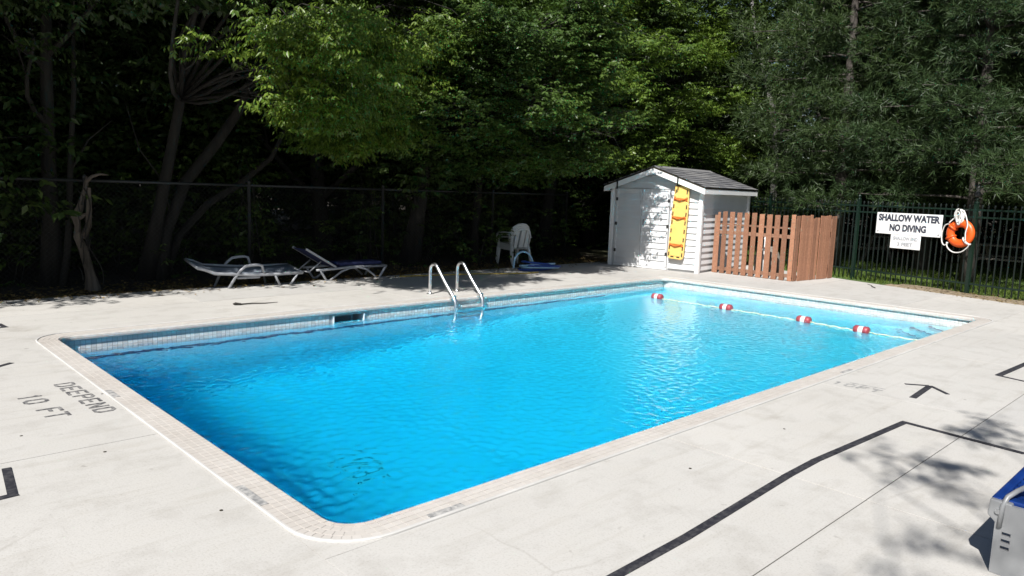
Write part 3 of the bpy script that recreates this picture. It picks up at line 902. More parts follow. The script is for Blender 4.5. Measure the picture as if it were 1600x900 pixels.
def spine_board():
    t = thing('rescue_board', 'yellow rescue backboard with orange straps hung on the shed front', 'rescue board', SH, SRZ)
    piv = thing_child('board_mount', t, (-.105, .46, .27), Euler((.045, 0, 0)))
    H, w0, w1 = 1.60, .37, .30
    pts = []
    def outline(k=1.0):
        return [(-w0 / 2 + .05, 0), (w0 / 2 - .05, 0), (w0 / 2 - .01, .03), (w0 / 2, .09), (w0 / 2, 1.05), (w1 / 2 + .01, H - .05), (w1 / 2 - .03, H), (-w1 / 2 + .03, H), (-w1 / 2 - .01, H - .05), (-w0 / 2, 1.05), (-w0 / 2, .09), (-w0 / 2 + .01, .03)]
    o = outline(); n = len(o)
    mb = MB(); mb.add([(-.022, y, z) for y, z in o] + [(.022, y, z) for y, z in o], [tuple(range(n)), tuple(range(2 * n - 1, n - 1, -1))] + [(i, n + i, n + (i + 1) % n, (i + 1) % n) for i in range(n)])
    b = part('board', mb, M_['yellow'], piv, bevel=.008)
    i2 = [(y * .72, .06 + z * .925) for y, z in o]
    rim = MB()
    rim.add([(-.0235, y, z) for y, z in i2] + [(-.030, y * .97, .012 + z * .985) for y, z in i2], [(i, (i + 1) % n, n + (i + 1) % n, n + i) for i in range(n)] + [tuple(range(n, 2 * n))])
    part('board_panel', rim, M_['yellow'], piv)
    for s in (-1, 1):
        for z in (.10, .24, .42, .60, .78, .96, 1.12, 1.28, 1.43):
            w = (w0 if z < 1.05 else w0 + (w1 - w0) * (z - 1.05) / (H - 1.05))
            part('grip_slot', MB().box((-.0235, s * (w / 2 - .032), z), (.006, .026, .085)), M_['slot'], piv)
    for z in (.045, H - .045):
        for y in (-.07, .07): part('grip_slot', MB().box((-.0235, y, z), (.006, .075, .024)), M_['slot'], piv)
    for z, tilt in ((.30, .0), (.88, 0), (1.27, .0)):
        sb = MB(); sb.box((-.034, 0, z), (.010, w0 - .05, .05)); sb.tube([(-.036, -.14, z + .025), (-.05, -.06, z + .0), (-.055, .02, z - .02), (-.045, .10, z + .0), (-.036, .15, z + .02)], .02, 6)
        s_ = part('strap', sb, M_['strap'], piv)
    return t
spine_board()

# ------------------------------------------------------------------ cedar screen fence
def cedar_screen():
    t = thing('picket_screen', 'reddish brown wooden picket screen beside the shed', 'wooden fence', (12.40, 3.76, 0))
    A = Vector((12.44, 5.57)) - Vector((12.40, 3.76)); dA = A.normalized(); LA = A.length
    n = 10; pw = .112; pitch = (LA - pw) / n
    for i in range(n + 1):
        u = pw / 2 + i * pitch
        p = dA * u
        h = 1.31 + random.uniform(-.012, .012)
        mb = MB(); ang = math.atan2(dA.y, dA.x)
        w = pw + random.uniform(-.006, .006)
        if i == 0: w *= .8
        if i == n:
            mb.prism([(-w / 2, 0), (w / 2, 0), (w / 2, h - .42), (w * .0, h), (-w / 2, h)], -.007, .007)
        else: mb.prism([(-w / 2, 0), (w / 2, 0), (w / 2, h - .006), (-w / 2 + .0, h)], -.007, .007)
        # prism is in xz after rotation; stand it up
        part('picket', mb, M_['cedar'], t, loc=(p.x - .02, p.y, .005), rot=Euler((PI / 2, 0, ang + random.uniform(-.012, .012))), bevel=.003)
    for z in (.10, .88, 1.05):
        mb = MB().bar((dA.x * .0 + .03, dA.y * .02, z), (dA.x * LA + .03, dA.y * LA, z), .04, .07 if z != 1.05 else .035)
        part('rail', mb, M_['cedar_dark'], t)
    B = Vector((13.93, 3.63)) - Vector((12.40, 3.76)); dB = B.normalized(); LB = B.length; ang = math.atan2(dB.y, dB.x)
    u = .0; i = 0
    while u < LB - .05:
        w = random.uniform(.085, .145); h = 1.31 + random.uniform(-.012, .012) - (.05 if 5 <= i <= 7 else 0)
        p = dB * (u + w / 2); off = -.02 + random.choice([0, .012, .02])
        mb = MB().prism([(-w / 2 + .002, 0), (w / 2 - .002, 0), (w / 2 - .002, h), (-w / 2 + .002, h + random.uniform(-.006, .006))], -.007, .007)
        part('picket', mb, M_['cedar'], t, loc=(p.x, p.y + off, .005), rot=Euler((PI / 2, 0, ang + random.uniform(-.03, .03))), bevel=.003)
        u += w; i += 1
    for z in (.25, 1.02):
        part('rail', MB().bar((.05, .035, z), (B.x, B.y + .035, z), .04, .08), M_['cedar_dark'], t)
    for (x, y) in ((.07, .07), (B.x, B.y + .07), (A.x + .06, A.y)):
        part('post', MB().box((x, y, .62), (.085, .085, 1.24)), M_['cedar_dark'], t)
cedar_screen()
def filter_tank():
    t = thing('filter_tank', 'pale pool filter tank standing behind the wooden screen', 'filter tank', (13.25, 4.75, -.06))
    part('tank', MB().lathe([(.20, 0), (.26, .05), (.27, .42), (.22, .55), (.10, .62), (.10, .66)], n=16), M_['picnic'], t, True)
    part('pipe', MB().tube([(-.35, -.1, 0), (-.35, -.1, .85), (-.2, -.05, .9), (0, 0, .82)], .03, 8), M_['white_plastic'], t, True)
filter_tank()

# ------------------------------------------------------------------ green iron fence
P0 = Vector((14.73, 3.51)); STEP = Vector((-.75, -2.41))
def iron_fence():
    t = thing('metal_fence', 'dark green metal picket fence along the far right side', 'metal fence', (P0.x, P0.y, 0))
    d = STEP.normalized(); ang = math.atan2(d.y, d.x)
    u = Vector((math.cos(ang), math.sin(ang)))
    ks = range(-4, 5)
    post = MB(); post.box((0, 0, .80), (.062, .062, 1.74)); post.lathe([(.045, 1.67), (.045, 1.69), (.02, 1.70), (.018, 1.715), (.032, 1.735), (.034, 1.75), (.02, 1.772), (.004, 1.78)], n=10)
    pm = post.mesh('post', M_['green_metal'])
    pk = MB(); pk.box((0, 0, .80), (.018, .018, 1.58)); pk.lathe([(.009, 1.585), (.017, 1.60), (.019, 1.615), (.012, 1.635), (.003, 1.645)], n=6)
    pkm = pk.mesh('picket', M_['black_metal'])
    ln = STEP.length
    for k in ks:
        q = STEP * k
        link('post', pm, t, (q.x, q.y, 0), (0, 0, ang))
        if k == 4: break
        for z in (.17, 1.41, 1.545):
            link('rail', MB().bar((q.x + u.x * .03, q.y + u.y * .03, z), (q.x + STEP.x - u.x * .03, q.y + STEP.y - u.y * .03, z), .026, .032).mesh('rail', M_['green_metal']), t)
        n = 22
        for i in range(1, n):
            p = q + STEP * (i / n)
            link('picket', pkm, t, (p.x, p.y, 0), (random.uniform(-.004, .004), random.uniform(-.004, .004), ang))
    return t
iron_fence()
fd = STEP.normalized()
fn = Vector((-fd.y, fd.x)) * -1       # toward the pool
if fn.dot(Vector((-1, 0))) < 0: fn = -fn
FANG = math.atan2(fd.y, fd.x)          # sign reads along fd

def text_mesh(body, size, mat, name):
    cu = bpy.data.curves.new(name, 'FONT'); cu.body = body; cu.size = size; cu.align_x = 'CENTER'; cu.extrude = .0012; cu.resolution_u = 4; cu.offset = .010
    o = bpy.data.objects.new(name, cu); COL.objects.link(o)
    dg = bpy.context.evaluated_depsgraph_get(); dg.update()
    me = bpy.data.meshes.new_from_object(o.evaluated_get(dg)); me.name = name
    bpy.data.objects.remove(o); bpy.data.curves.remove(cu)
    me.materials.clear(); me.materials.append(mat)
    xs = [v.co.x for v in me.vertices]; ys = [v.co.y for v in me.vertices]
    cx = (min(xs) + max(xs)) / 2; cy = min(ys)
    for v in me.vertices: v.co.x -= cx; v.co.y -= cy
    return me, max(xs) - min(xs), max(ys) - min(ys)

def split_letters(me):
    """one mesh per letter: loose islands grouped by overlap in x"""
    n = len(me.vertices); par = list(range(n))
    def find(i):
        while par[i] != i: par[i] = par[par[i]]; i = par[i]
        return i
    for e in me.edges:
        a, b = find(e.vertices[0]), find(e.vertices[1])
        if a != b: par[a] = b
    isl = {}
    for i in range(n): isl.setdefault(find(i), []).append(i)
    it = sorted([(min(me.vertices[i].co.x for i in v), max(me.vertices[i].co.x for i in v), v) for v in isl.values()], key=lambda q: q[0])
    groups = []
    for x0, x1, v in it:
        if groups and x0 < groups[-1][1] - .001: groups[-1][1] = max(groups[-1][1], x1); groups[-1][2] += v
        else: groups.append([x0, x1, list(v)])
    out = []
    for _, _, v in groups:
        mp = {j: k for k, j in enumerate(v)}; mb = MB()
        mb.add([me.vertices[j].co for j in v], [[mp[j] for j in p.vertices] for p in me.polygons if p.vertices[0] in mp])
        out.append(mb)
    return out

def sign_board(name, label, c, w, h, lines, tilt=0):
    q = Vector((c[0], c[1])) + fn * .06
    t = thing(name, label, 'sign', (q.x, q.y, c[2]), FANG + 0)
    # local x along fd (reading direction), local -y toward the pool
    part('panel', MB().box((0, 0, 0), (w, .008, h)), M_['sign'], t, bevel=.003, rot=(0, tilt, 0))
    for body, tw, th, z, mat in lines:
        me, mw, mh = text_mesh(body, .2, mat, 'lettering')
        for mb in split_letters(me):
            o = part('letter', mb, mat, t, loc=(0, -.0052, z), rot=(PI / 2, tilt, 0)); o.scale = (tw / mw, th / mh, 1)
        bpy.data.meshes.remove(me)
    return t
sg = sign_board('warning_sign', 'large white sign reading SHALLOW WATER NO DIVING on the green fence', (14.365, 2.335, 1.205), 1.43, .435,
           [('SHALLOW WATER', 1.34, .145, .045, M_['ink']), ('NO DIVING', .80, .145, -.155, M_['ink'])])
for s in (-1, 1):
    part('bolt', MB().lathe([(.012, 0), (.012, .004), (.005, .007)], (0, 0, 0), 8), M_['galv'], sg, loc=(s * .66, -.005, -.17), rot=(PI / 2, 0, 0))
sign_board('depth_sign', 'small white sign with faded lettering under the big warning sign', (14.365, 2.355, .845), .66, .275,
           [('SHALLOW END', .54, .075, .03, M_['faint_ink']), ('3 FEET', .34, .075, -.085, M_['faint_ink'])])

def life_ring():
    c = Vector((14.03, 1.26)) + fn * .12
    t = thing('life_ring', 'orange life ring with white rope hanging on the green fence post', 'life ring', (c.x, c.y, 1.10), FANG); t.scale = (.93, .93, .93)
    R, r = .205, .082
    part('ring', MB().tube([(R * math.cos(a), 0, R * math.sin(a)) for a in np.linspace(0, 2 * PI, 40, endpoint=False)], r, 12, True, .8), M_['orange'], t, True)
    a = -.75
    def band(a):
        return MB().tube([((R + (r + .006) * math.cos(b)) * math.cos(a), -(r * .85 + .004) * math.sin(b), (R + (r + .006) * math.cos(b)) * math.sin(a)) for b in np.linspace(0, 2 * PI, 14, endpoint=False)], .022, 6, True)
    part('band', band(-.80), M_['rope'], t, True)
    part('band', band(2.5), M_['orange'], t, True)
    part('band', band(3.6), M_['orange'], t, True)
    ro = MB()
    def cat(pts, n=6):
        out = []
        P = [Vector(p) for p in pts]; P = [P[0]] + P + [P[-1]]
        for i in range(1, len(P) - 2):
            for k in range(n):
                u = k / n
                out.append(.5 * ((2 * P[i]) + (-P[i - 1] + P[i + 1]) * u + (2 * P[i - 1] - 5 * P[i] + 4 * P[i + 1] - P[i + 2]) * u * u + (-P[i - 1] + 3 * P[i] - 3 * P[i + 1] + P[i + 2]) * u ** 3))
        out.append(P[-2]); return out
    w = .0125
    ro.tube(cat([(-.20, -.08, .18), (-.30, -.06, .14), (-.36, -.04, -.02), (-.34, -.04, -.20), (-.27, -.05, -.26), (-.20, -.06, -.20)]), w, 6)
    ro.tube(cat([(-.22, -.07, -.19), (-.20, -.06, -.30), (-.08, -.05, -.385), (.08, -.05, -.37), (.20, -.05, -.27), (.24, -.07, -.20)]), w, 6)
    ro.tube(cat([(.17, -.09, -.14), (.16, -.095, .02), (.18, -.09, .18), (.10, -.05, .36), (.03, -.02, .46)]), w, 6)
    ro.tube(cat([(-.20, -.09, .20), (-.10, -.07, .32), (-.02, -.03, .44), (.02, -.02, .47)]), w, 6)
    part('rope', ro, M_['rope'], t, True)
    co_ = MB()
    rr = random.Random(2)
    for k in range(9):
        ax = .05 + .015 * rr.random(); az = .11 + .05 * rr.random(); ox = -.02 + rr.uniform(-.05, .05); tl = rr.uniform(-.4, .4)
        co_.tube([(ox + ax * math.cos(b) + tl * az * math.sin(b) * .4, -.02 - .012 * k + .015 * math.sin(b * 2), .33 + az * math.sin(b)) for b in np.linspace(0, 2 * PI, 16, endpoint=False)], w * .9, 5, True)
    part('rope_coil', co_, M_['rope'], t, True)
    part('hook', MB().tube([(.06, .06, .47), (.0, -.08, .46), (.0, -.12, .49)], .012, 6), M_['galv'], t)
life_ring()
def bracket_light():
    p = P0 + STEP
    t = thing('post_cap_ornament', 'weathered pale finial on top of the fence post above the life ring', 'finial', (p.x, p.y, 1.78))
    part('finial', MB().lathe([(.03, 0), (.05, .02), (.06, .06), (.035, .10), (.03, .12), (.05, .15), (.045, .19), (.015, .23)], n=10), M_['galv'], t, True)
bracket_light()

# ------------------------------------------------------------------ chain-link fence behind the loungers
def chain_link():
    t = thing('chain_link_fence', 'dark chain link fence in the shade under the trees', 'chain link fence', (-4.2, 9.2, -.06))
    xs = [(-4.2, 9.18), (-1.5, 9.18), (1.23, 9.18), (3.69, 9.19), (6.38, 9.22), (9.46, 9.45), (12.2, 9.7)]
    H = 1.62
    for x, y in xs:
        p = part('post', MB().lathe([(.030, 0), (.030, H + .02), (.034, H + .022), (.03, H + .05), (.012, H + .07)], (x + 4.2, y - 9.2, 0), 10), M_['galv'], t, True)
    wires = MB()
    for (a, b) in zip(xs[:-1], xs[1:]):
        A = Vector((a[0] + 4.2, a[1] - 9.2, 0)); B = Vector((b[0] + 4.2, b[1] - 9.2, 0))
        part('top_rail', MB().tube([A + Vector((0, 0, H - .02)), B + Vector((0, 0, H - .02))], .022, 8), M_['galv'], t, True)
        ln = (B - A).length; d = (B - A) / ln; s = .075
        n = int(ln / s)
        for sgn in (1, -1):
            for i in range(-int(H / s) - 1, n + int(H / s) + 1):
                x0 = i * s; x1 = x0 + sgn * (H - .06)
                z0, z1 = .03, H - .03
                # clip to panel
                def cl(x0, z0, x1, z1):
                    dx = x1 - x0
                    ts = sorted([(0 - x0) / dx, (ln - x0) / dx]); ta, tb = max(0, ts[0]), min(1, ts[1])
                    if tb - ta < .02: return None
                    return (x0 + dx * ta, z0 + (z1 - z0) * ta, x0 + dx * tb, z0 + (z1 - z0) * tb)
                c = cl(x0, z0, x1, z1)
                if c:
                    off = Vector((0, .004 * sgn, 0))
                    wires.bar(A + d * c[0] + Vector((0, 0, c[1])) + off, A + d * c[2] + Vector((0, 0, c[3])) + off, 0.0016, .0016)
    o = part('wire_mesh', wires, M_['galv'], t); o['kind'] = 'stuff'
chain_link()

# ------------------------------------------------------------------ sun loungers
def lounger_flat():
    t = thing('sun_lounger', 'flat grey blue sun lounger with looped arms in the shade at the left', 'sun lounger', (2.36, 8.02, 0), -.07)
    t.rotation_euler = (.125, 0, -.07)
    fz = .20
    w = .66
    for y, nm in ((0, 'n'), (w, 'f')):
        part('side_rail', MB().tube([(0, y, fz + .13), (.12, y, fz + .10), (.28, y, fz + .035), (.9, y, fz - .01), (1.3, y, fz - .015), (1.80, y, fz - .01)], .024, 8), M_['lounge_frame'], t, True)
        part('arm', MB().tube([(.50, y - .02 if y == 0 else y + .02, -.005 if y == 0 else -.13), (.62, y, .17), (.70, y, .27), (.78, y, .33), (.88, y, .345), (1.0, y, .348), (1.06, y, .33), (1.11, y, .20)], .023, 8), M_['lounge_frame'], t, True)
        part('leg', MB().tube([(1.29, y, fz - .01), (1.34, y, .10), (1.40, y, 0 if y == 0 else -.13)], .02, 8), M_['lounge_frame'], t, True)
        part('leg', MB().tube([(1.72, y, fz - .01), (1.64, y, .08), (1.58, y, 0 if y == 0 else -.13)], .02, 8), M_['lounge_frame'], t, True)
    for x, z in ((.0, fz + .13), (1.80, fz - .01)):
        part('end_rail', MB().tube([(x, 0, z), (x, w, z)], .022, 8), M_['lounge_frame'], t, True)
    prof = [(0.02, fz + .12), (.12, fz + .095), (.28, fz + .03), (.6, fz - .005), (.9, fz - .02), (1.3, fz - .03), (1.78, fz - .012)]
    mb = MB()
    for x, z in prof:
        for k in range(5): mb.v.append((x, .02 + (w - .04) * k / 4, z + .012 - .012 * math.sin(PI * k / 4)))
    for i in range(len(prof) - 1):
        for k in range(4): mb.f.append((i * 5 + k, i * 5 + 5 + k, i * 5 + 6 + k, i * 5 + k + 1))
    o = part('sling', mb, M_['sling_grey'], t, True)
    m = o.modifiers.new('thickness', 'SOLIDIFY'); m.thickness = .012
    t.scale = (.90, .90, 1.0)
    part('under_tray', MB().box((.85, .18, fz - .055), (.40, .34, .035)), M_['lounge_frame'], t, bevel=.015)
def lounger_raised():
    t = thing('sun_lounger', 'navy sun lounger with its backrest raised and arched legs in the shade', 'sun lounger', (4.15, 8.10, 0))
    w = .46; fz = .20
    for y in (0, w):
        part('back_frame', MB().bar((.0, y, .545), (.56, y, fz + .02), .03, .035), M_['lounge_frame'], t, bevel=.006)
        part('side_rail', MB().tube([(.19, y, fz - .015), (.5, y, fz - .01), (.85, y, fz + .012), (1.57, y, fz + .0)], .021, 8), M_['lounge_frame'], t, True)
        part('support', MB().tube([(.30, y + (.05 if y == 0 else -.05), .32), (.08, y + (.05 if y == 0 else -.05), .155)], .012, 6), M_['lounge_frame'], t, True)
        part('leg', MB().tube([(.26, y, fz - .02), (.34, y, .06), (.38, y, .0), (.46, y, 0)], .019, 8), M_['lounge_frame'], t, True)
        part('arched_leg', MB().tube([(.44, y, .0), (.52, y, .05), (.66, y, .14), (.82, y, .19), (1.0, y, .20), (1.16, y, .155), (1.30, y, .06), (1.36, y, .005)], .018, 8), M_['lounge_frame'], t, True)
        part('leg', MB().tube([(1.56, y, fz), (1.49, y, .10), (1.42, y, .0)], .022, 8), M_['lounge_frame'], t, True)
    part('support', MB().tube([(.08, .05, .155), (.08, w - .05, .155)], .012, 6), M_['lounge_frame'], t, True)
    part('end_rail', MB().tube([(1.57, 0, fz), (1.57, w, fz)], .02, 8), M_['lounge_frame'], t, True)
    s = MB(); s.add([(.60, .02, fz + .02), (1.56, .02, fz + .015), (1.56, w - .02, fz + .015), (.60, w - .02, fz + .02)], [(0, 1, 2, 3)])
    o = part('seat_sling', s, M_['sling_navy'], t); m = o.modifiers.new('thickness', 'SOLIDIFY'); m.thickness = .014
    s = MB(); s.add([(.015, .02, .535), (.54, .02, fz + .035), (.54, w - .02, fz + .035), (.015, w - .02, .535)], [(0, 1, 2, 3)])
    o = part('back_sling', s, M_['sling_navy'], t); m = o.modifiers.new('thickness', 'SOLIDIFY'); m.thickness = .014
    part('cushion', MB().box((1.08, w / 2, fz + .055), (.86, w - .10, .06)), M_['sling_navy'], t, bevel=.02)
lounger_flat(); lounger_raised()

def lounger_blue():
    t = thing('sun_lounger', 'blue slatted lounger with silver end panel at the lower right corner', 'sun lounger', (2.0, -2.15, 0))
    w = .66; z = .335
    # silver end panel facing the viewer's left, with slots cut as gaps between bars
    ep = MB()
    def pan(y0, y1, z0, z1): ep.box((.0, -(y0 + y1) / 2, (z0 + z1) / 2), (.022, y1 - y0, z1 - z0))
    pan(.028, .058, .0, z - .012); pan(.092, w, .0, z - .012)
    for za, zb in ((0, .118), (.134, .150), (.166, .182), (.198, z - .012)): pan(.058, .092, za, zb)
    part('end_panel', ep, M_['silver_plastic'], t)
    for y in (0.0, w): 
        br = MB()
        pts = [(.0, .0), (.085, -.005), (.075, -.11), (.045, -.12), (-.005, -.075)]
        br.add([(-.012, -(y + a * (1 if y == 0 else -1)), z + b) for a, b in pts] + [(.03, -(y + a * (1 if y == 0 else -1)), z + b) for a, b in pts], [tuple(range(5)), tuple(range(9, 4, -1))] + [(i, 5 + i, 5 + (i + 1) % 5, (i + 1) % 5) for i in range(5)])
        b = part('corner_bracket', br, M_['silver_plastic'], t, bevel=.006)
        part('bolt', MB().lathe([(.012, -.02), (.012, -.013), (.0121, -.012)], (0, -(y + (.035 if y == 0 else -.035)), z - .05), 10, 'X'), M_['steel'], b)
    for y in (.0, w):
        part('side_rail', MB().box((.90, -y + (-.02 if y == 0 else .02), z - .03), (1.78, .04, .07)), M_['blue_plastic'], t, bevel=.008)
        sg_ = 1 if y == 0 else -1
        part('arm', MB().tube([(px_, -(y + sg_ * py_), z + pz_) for px_, py_, pz_ in ((-.012, .045, -.12), (-.012, .05, -.02), (.01, .06, .018), (.06, .085, .042), (.16, .115, .055), (.34, .13, .05), (.46, .12, .0), (.48, .10, -.06))], .011, 8), M_['silver_plastic'], t, True)
    part('end_rail', MB().box((.05, -w / 2, z - .02), (.06, w - .08, .045)), M_['blue_plastic'], t, bevel=.006)
    x = .115
    sl_ = MB().box((0, 0, 0), (.034, w - .085, .022)).mesh('slat', M_['blue_plastic'])
    ws_ = MB().box((0, 0, 0), (.022, w - .22, .018)).mesh('white_slat', M_['white_plastic'])
    while x < 1.75:
        link('slat', sl_, t, (x, -w / 2, z - .012)); link('white_slat', ws_, t, (x + .030, -w / 2, z - .004)); x += .060
    part('centre_rail', MB().box((.9, -w / 2 + .05, z - .035), (1.7, .06, .025)), M_['blue_plastic'], t)
    for xx in (.35, 1.35):
        for y in (.06, w - .06): part('leg', MB().box((xx, -y, .15), (.05, .05, .31)), M_['blue_plastic'], t)
lounger_blue()

# ------------------------------------------------------------------ stacked white chairs
def chair(loc, rz, label):
    t = thing('plastic_chair', label, 'plastic chair', loc, rz, 'stacked white plastic chairs'); t.scale = (1.0, 1.0, 1.0)
    # faces local -Y ; width along X
    seat = MB(); n = 6
    for j in range(n + 1):
        v = j / n; y = -.23 + .46 * v
        for i in range(n + 1):
            u = i / n; w = .24 + .02 * (1 - v); x = (-1 + 2 * u) * w
            seat.v.append((x, y, .41 - .02 * v - .018 * math.sin(PI * u) * math.sin(PI * v)))
    for j in range(n):
        for i in range(n): seat.f.append((j * 7 + i, j * 7 + i + 1, j * 7 + i + 8, j * 7 + i + 7))
    o = part('seat', seat, M_['chair_plastic'], t, True); m = o.modifiers.new('t', 'SOLIDIFY'); m.thickness = .012
    part('seat_apron', MB().bar((-.24, -.235, .385), (.24, -.235, .385), .014, .05).bar((-.25, -.22, .385), (-.22, .22, .365), .014, .05).bar((.25, -.22, .385), (.22, .22, .365), .014, .05), M_['chair_plastic'], t)
    # backrest: arched outer frame with three broad vertical slats
    def bp(x, z): return (x, .215 + (z - .40) * .26 - .10 * (x / .25) ** 2 * .5, z)
    arch = [bp(-.235, .40), bp(-.255, .55), bp(-.25, .66), bp(-.20, .76), bp(-.11, .815), bp(0, .83), bp(.11, .815), bp(.20, .76), bp(.25, .66), bp(.255, .55), bp(.235, .40)]
    fr = MB().tube(arch, .030, 8, flat=.42)
    b = part('backrest', fr, M_['chair_plastic'], t, True)
    for x, zt in ((-.14, .78), (0, .81), (.14, .78)):
        s = MB()
        for k in range(6):
            z = .41 + (zt - .41) * k / 5; wv = .045 + (.012 if x == 0 else .0)
            p = bp(x, z); s.v += [(p[0] - wv, p[1] - .004, z), (p[0] + wv, p[1] - .004, z), (p[0] + wv, p[1] + .006, z), (p[0] - wv, p[1] + .006, z)]
        for k in range(5):
            for q in range(4): s.f.append((k * 4 + q, k * 4 + (q + 1) % 4, k * 4 + 4 + (q + 1) % 4, k * 4 + 4 + q))
        part('slat', s, M_['chair_plastic'], b)
    part('lower_rail', MB().bar(bp(-.24, .50), bp(.24, .50), .012, .05), M_['chair_plastic'], b)
    for sx in (-1, 1):
        part('arm', MB().tube([(sx * .255, .25, .64), (sx * .285, .10, .645), (sx * .295, -.06, .635), (sx * .29, -.20, .62), (sx * .28, -.25, .58), (sx * .275, -.25, .50), (sx * .27, -.245, .42)], .028, 8, flat=.5), M_['chair_plastic'], t, True)
        part('leg', MB().tube([(sx * .245, -.235, .42), (sx * .262, -.25, .20), (sx * .275, -.26, 0)], [.030, .026, .020], 6), M_['chair_plastic'], t, True)
        part('leg', MB().tube([(sx * .225, .215, .42), (sx * .245, .26, .20), (sx * .26, .30, 0)], [.030, .026, .020], 6), M_['chair_plastic'], t, True)
    return t
CRZ = math.radians(172)
for k, lb in enumerate(('lowest white plastic armchair of the stack by the chain link fence', 'middle white plastic armchair of the stack by the chain link fence', 'topmost white plastic armchair of the stack by the chain link fence')):
    chair((9.78 - .004 * k, 9.02 + .020 * k, -.06 + .05 * k), CRZ, lb)

# ------------------------------------------------------------------ hoses
def hose():
    t = thing('vacuum_hose', 'coiled blue pool hose lying on the deck near the white chairs', 'hose', (9.0, 7.62, 0), -.45)
    rr = random.Random(9)
    for k in range(5):
        P = []
        cx, cy, ph = rr.uniform(-.10, .14), rr.uniform(-.05, .05), rr.uniform(0, 6)
        for a in np.linspace(0, 2 * PI, 36, endpoint=False):
            R = .27 + .035 * (k % 3) + .04 * math.sin(2 * a + ph)
            P.append((1.2 * R * math.cos(a) + cx, .60 * R * math.sin(a) + cy, .025 + .022 * k + (.012 + .006 * k) * (1 + math.sin(a + ph))))
        part('hose_loop', MB().tube(P, .021, 8, True), M_['hose_pale'] if k in (1, 3) else M_['hose_blue'], t, True)
    P = [(-.24 - .21 * math.cos(a), -.02 + .05 * math.sin(a), .03 + .35 * math.sin(a) ** .8) for a in np.linspace(.02, PI - .02, 18)]
    part('hose_loop', MB().tube(P, .022, 8), M_['hose_pale'], t, True)
hose()
P = [(5.9, 7.95), (6.3, 7.86), (6.9, 7.72), (7.4, 7.62), (8.0, 7.35), (8.45, 7.22), (8.75, 7.25)]
tag(part('garden_hose', MB().tube([(x, y, .014) for x, y in P], .012, 6), M_['yellow_hose'], smooth=True), 'thin yellow hose lying along the deck in front of the chairs', 'hose')

# ------------------------------------------------------------------ picnic tables beyond the green fence
def picnic(loc, rz, label):
    t = thing('picnic_table', label, 'picnic table', loc, rz)
    for k in range(4): part('plank', MB().box((0, -.28 + .187 * k, .74), (1.85, .175, .04)), M_['picnic'], t)
    for s in (-1, 1):
        for k in range(2): part('seat_plank', MB().box((0, s * (.62 + .14 * k), .44), (1.85, .13, .04)), M_['picnic'], t)
        for x in (-.65, .65): part('leg', MB().bar((x, s * .25, .72), (x, s * .62, .0), .05, .09), M_['picnic'], t)
    for x in (-.62, .62): part('cross_beam', MB().bar((x, -.76, .40), (x, .76, .40), .045, .08), M_['picnic'], t)
picnic((20.3, 5.6, -.06), 1.25, 'grey wooden picnic table in the shade beyond the green fence, left of the sign')
picnic((19.4, 1.6, -.06), 1.5, 'grey wooden picnic table in the shade beyond the green fence, behind the life ring')

# ------------------------------------------------------------------ vegetation
def unit(v): return v / np.maximum(np.linalg.norm(v, axis=-1, keepdims=True), 1e-9)

def leaf_quads(base, axis, normal, ln, wd):
    """kite leaves, slightly folded"""
    side = unit(np.cross(axis, normal)); nn = np.cross(side, axis)
    mid = base + axis * (ln * .42)[:, None] - nn * (ln * .06)[:, None]
    tip = base + axis * ln[:, None] - nn * (ln * .10)[:, None]
    a = mid + side * (wd * .5)[:, None] + nn * (ln * .05)[:, None]
    b = mid - side * (wd * .5)[:, None] + nn * (ln * .05)[:, None]
    V = np.stack([base, a, tip, b], 1).reshape(-1, 3)
    n = len(base); F = np.arange(n * 4).reshape(n, 4)
    return V, F

def clumps_in(lobes, n, rng, zmin):
    vol = np.array([(l[3] * l[4] * l[5]) ** .6 for l in lobes]); pr = vol / vol.sum()
    which = rng.choice(len(lobes), n, p=pr)
    L_ = np.array(lobes)[which]
    d = unit(rng.normal(size=(n, 3))); r = rng.uniform(0.05, 1, n) ** (1 / 2.4)
    c = L_[:, :3] + d * r[:, None] * L_[:, 3:6]
    c[:, 2] = np.maximum(c[:, 2], zmin + rng.uniform(0, .4, n))
    return c, which

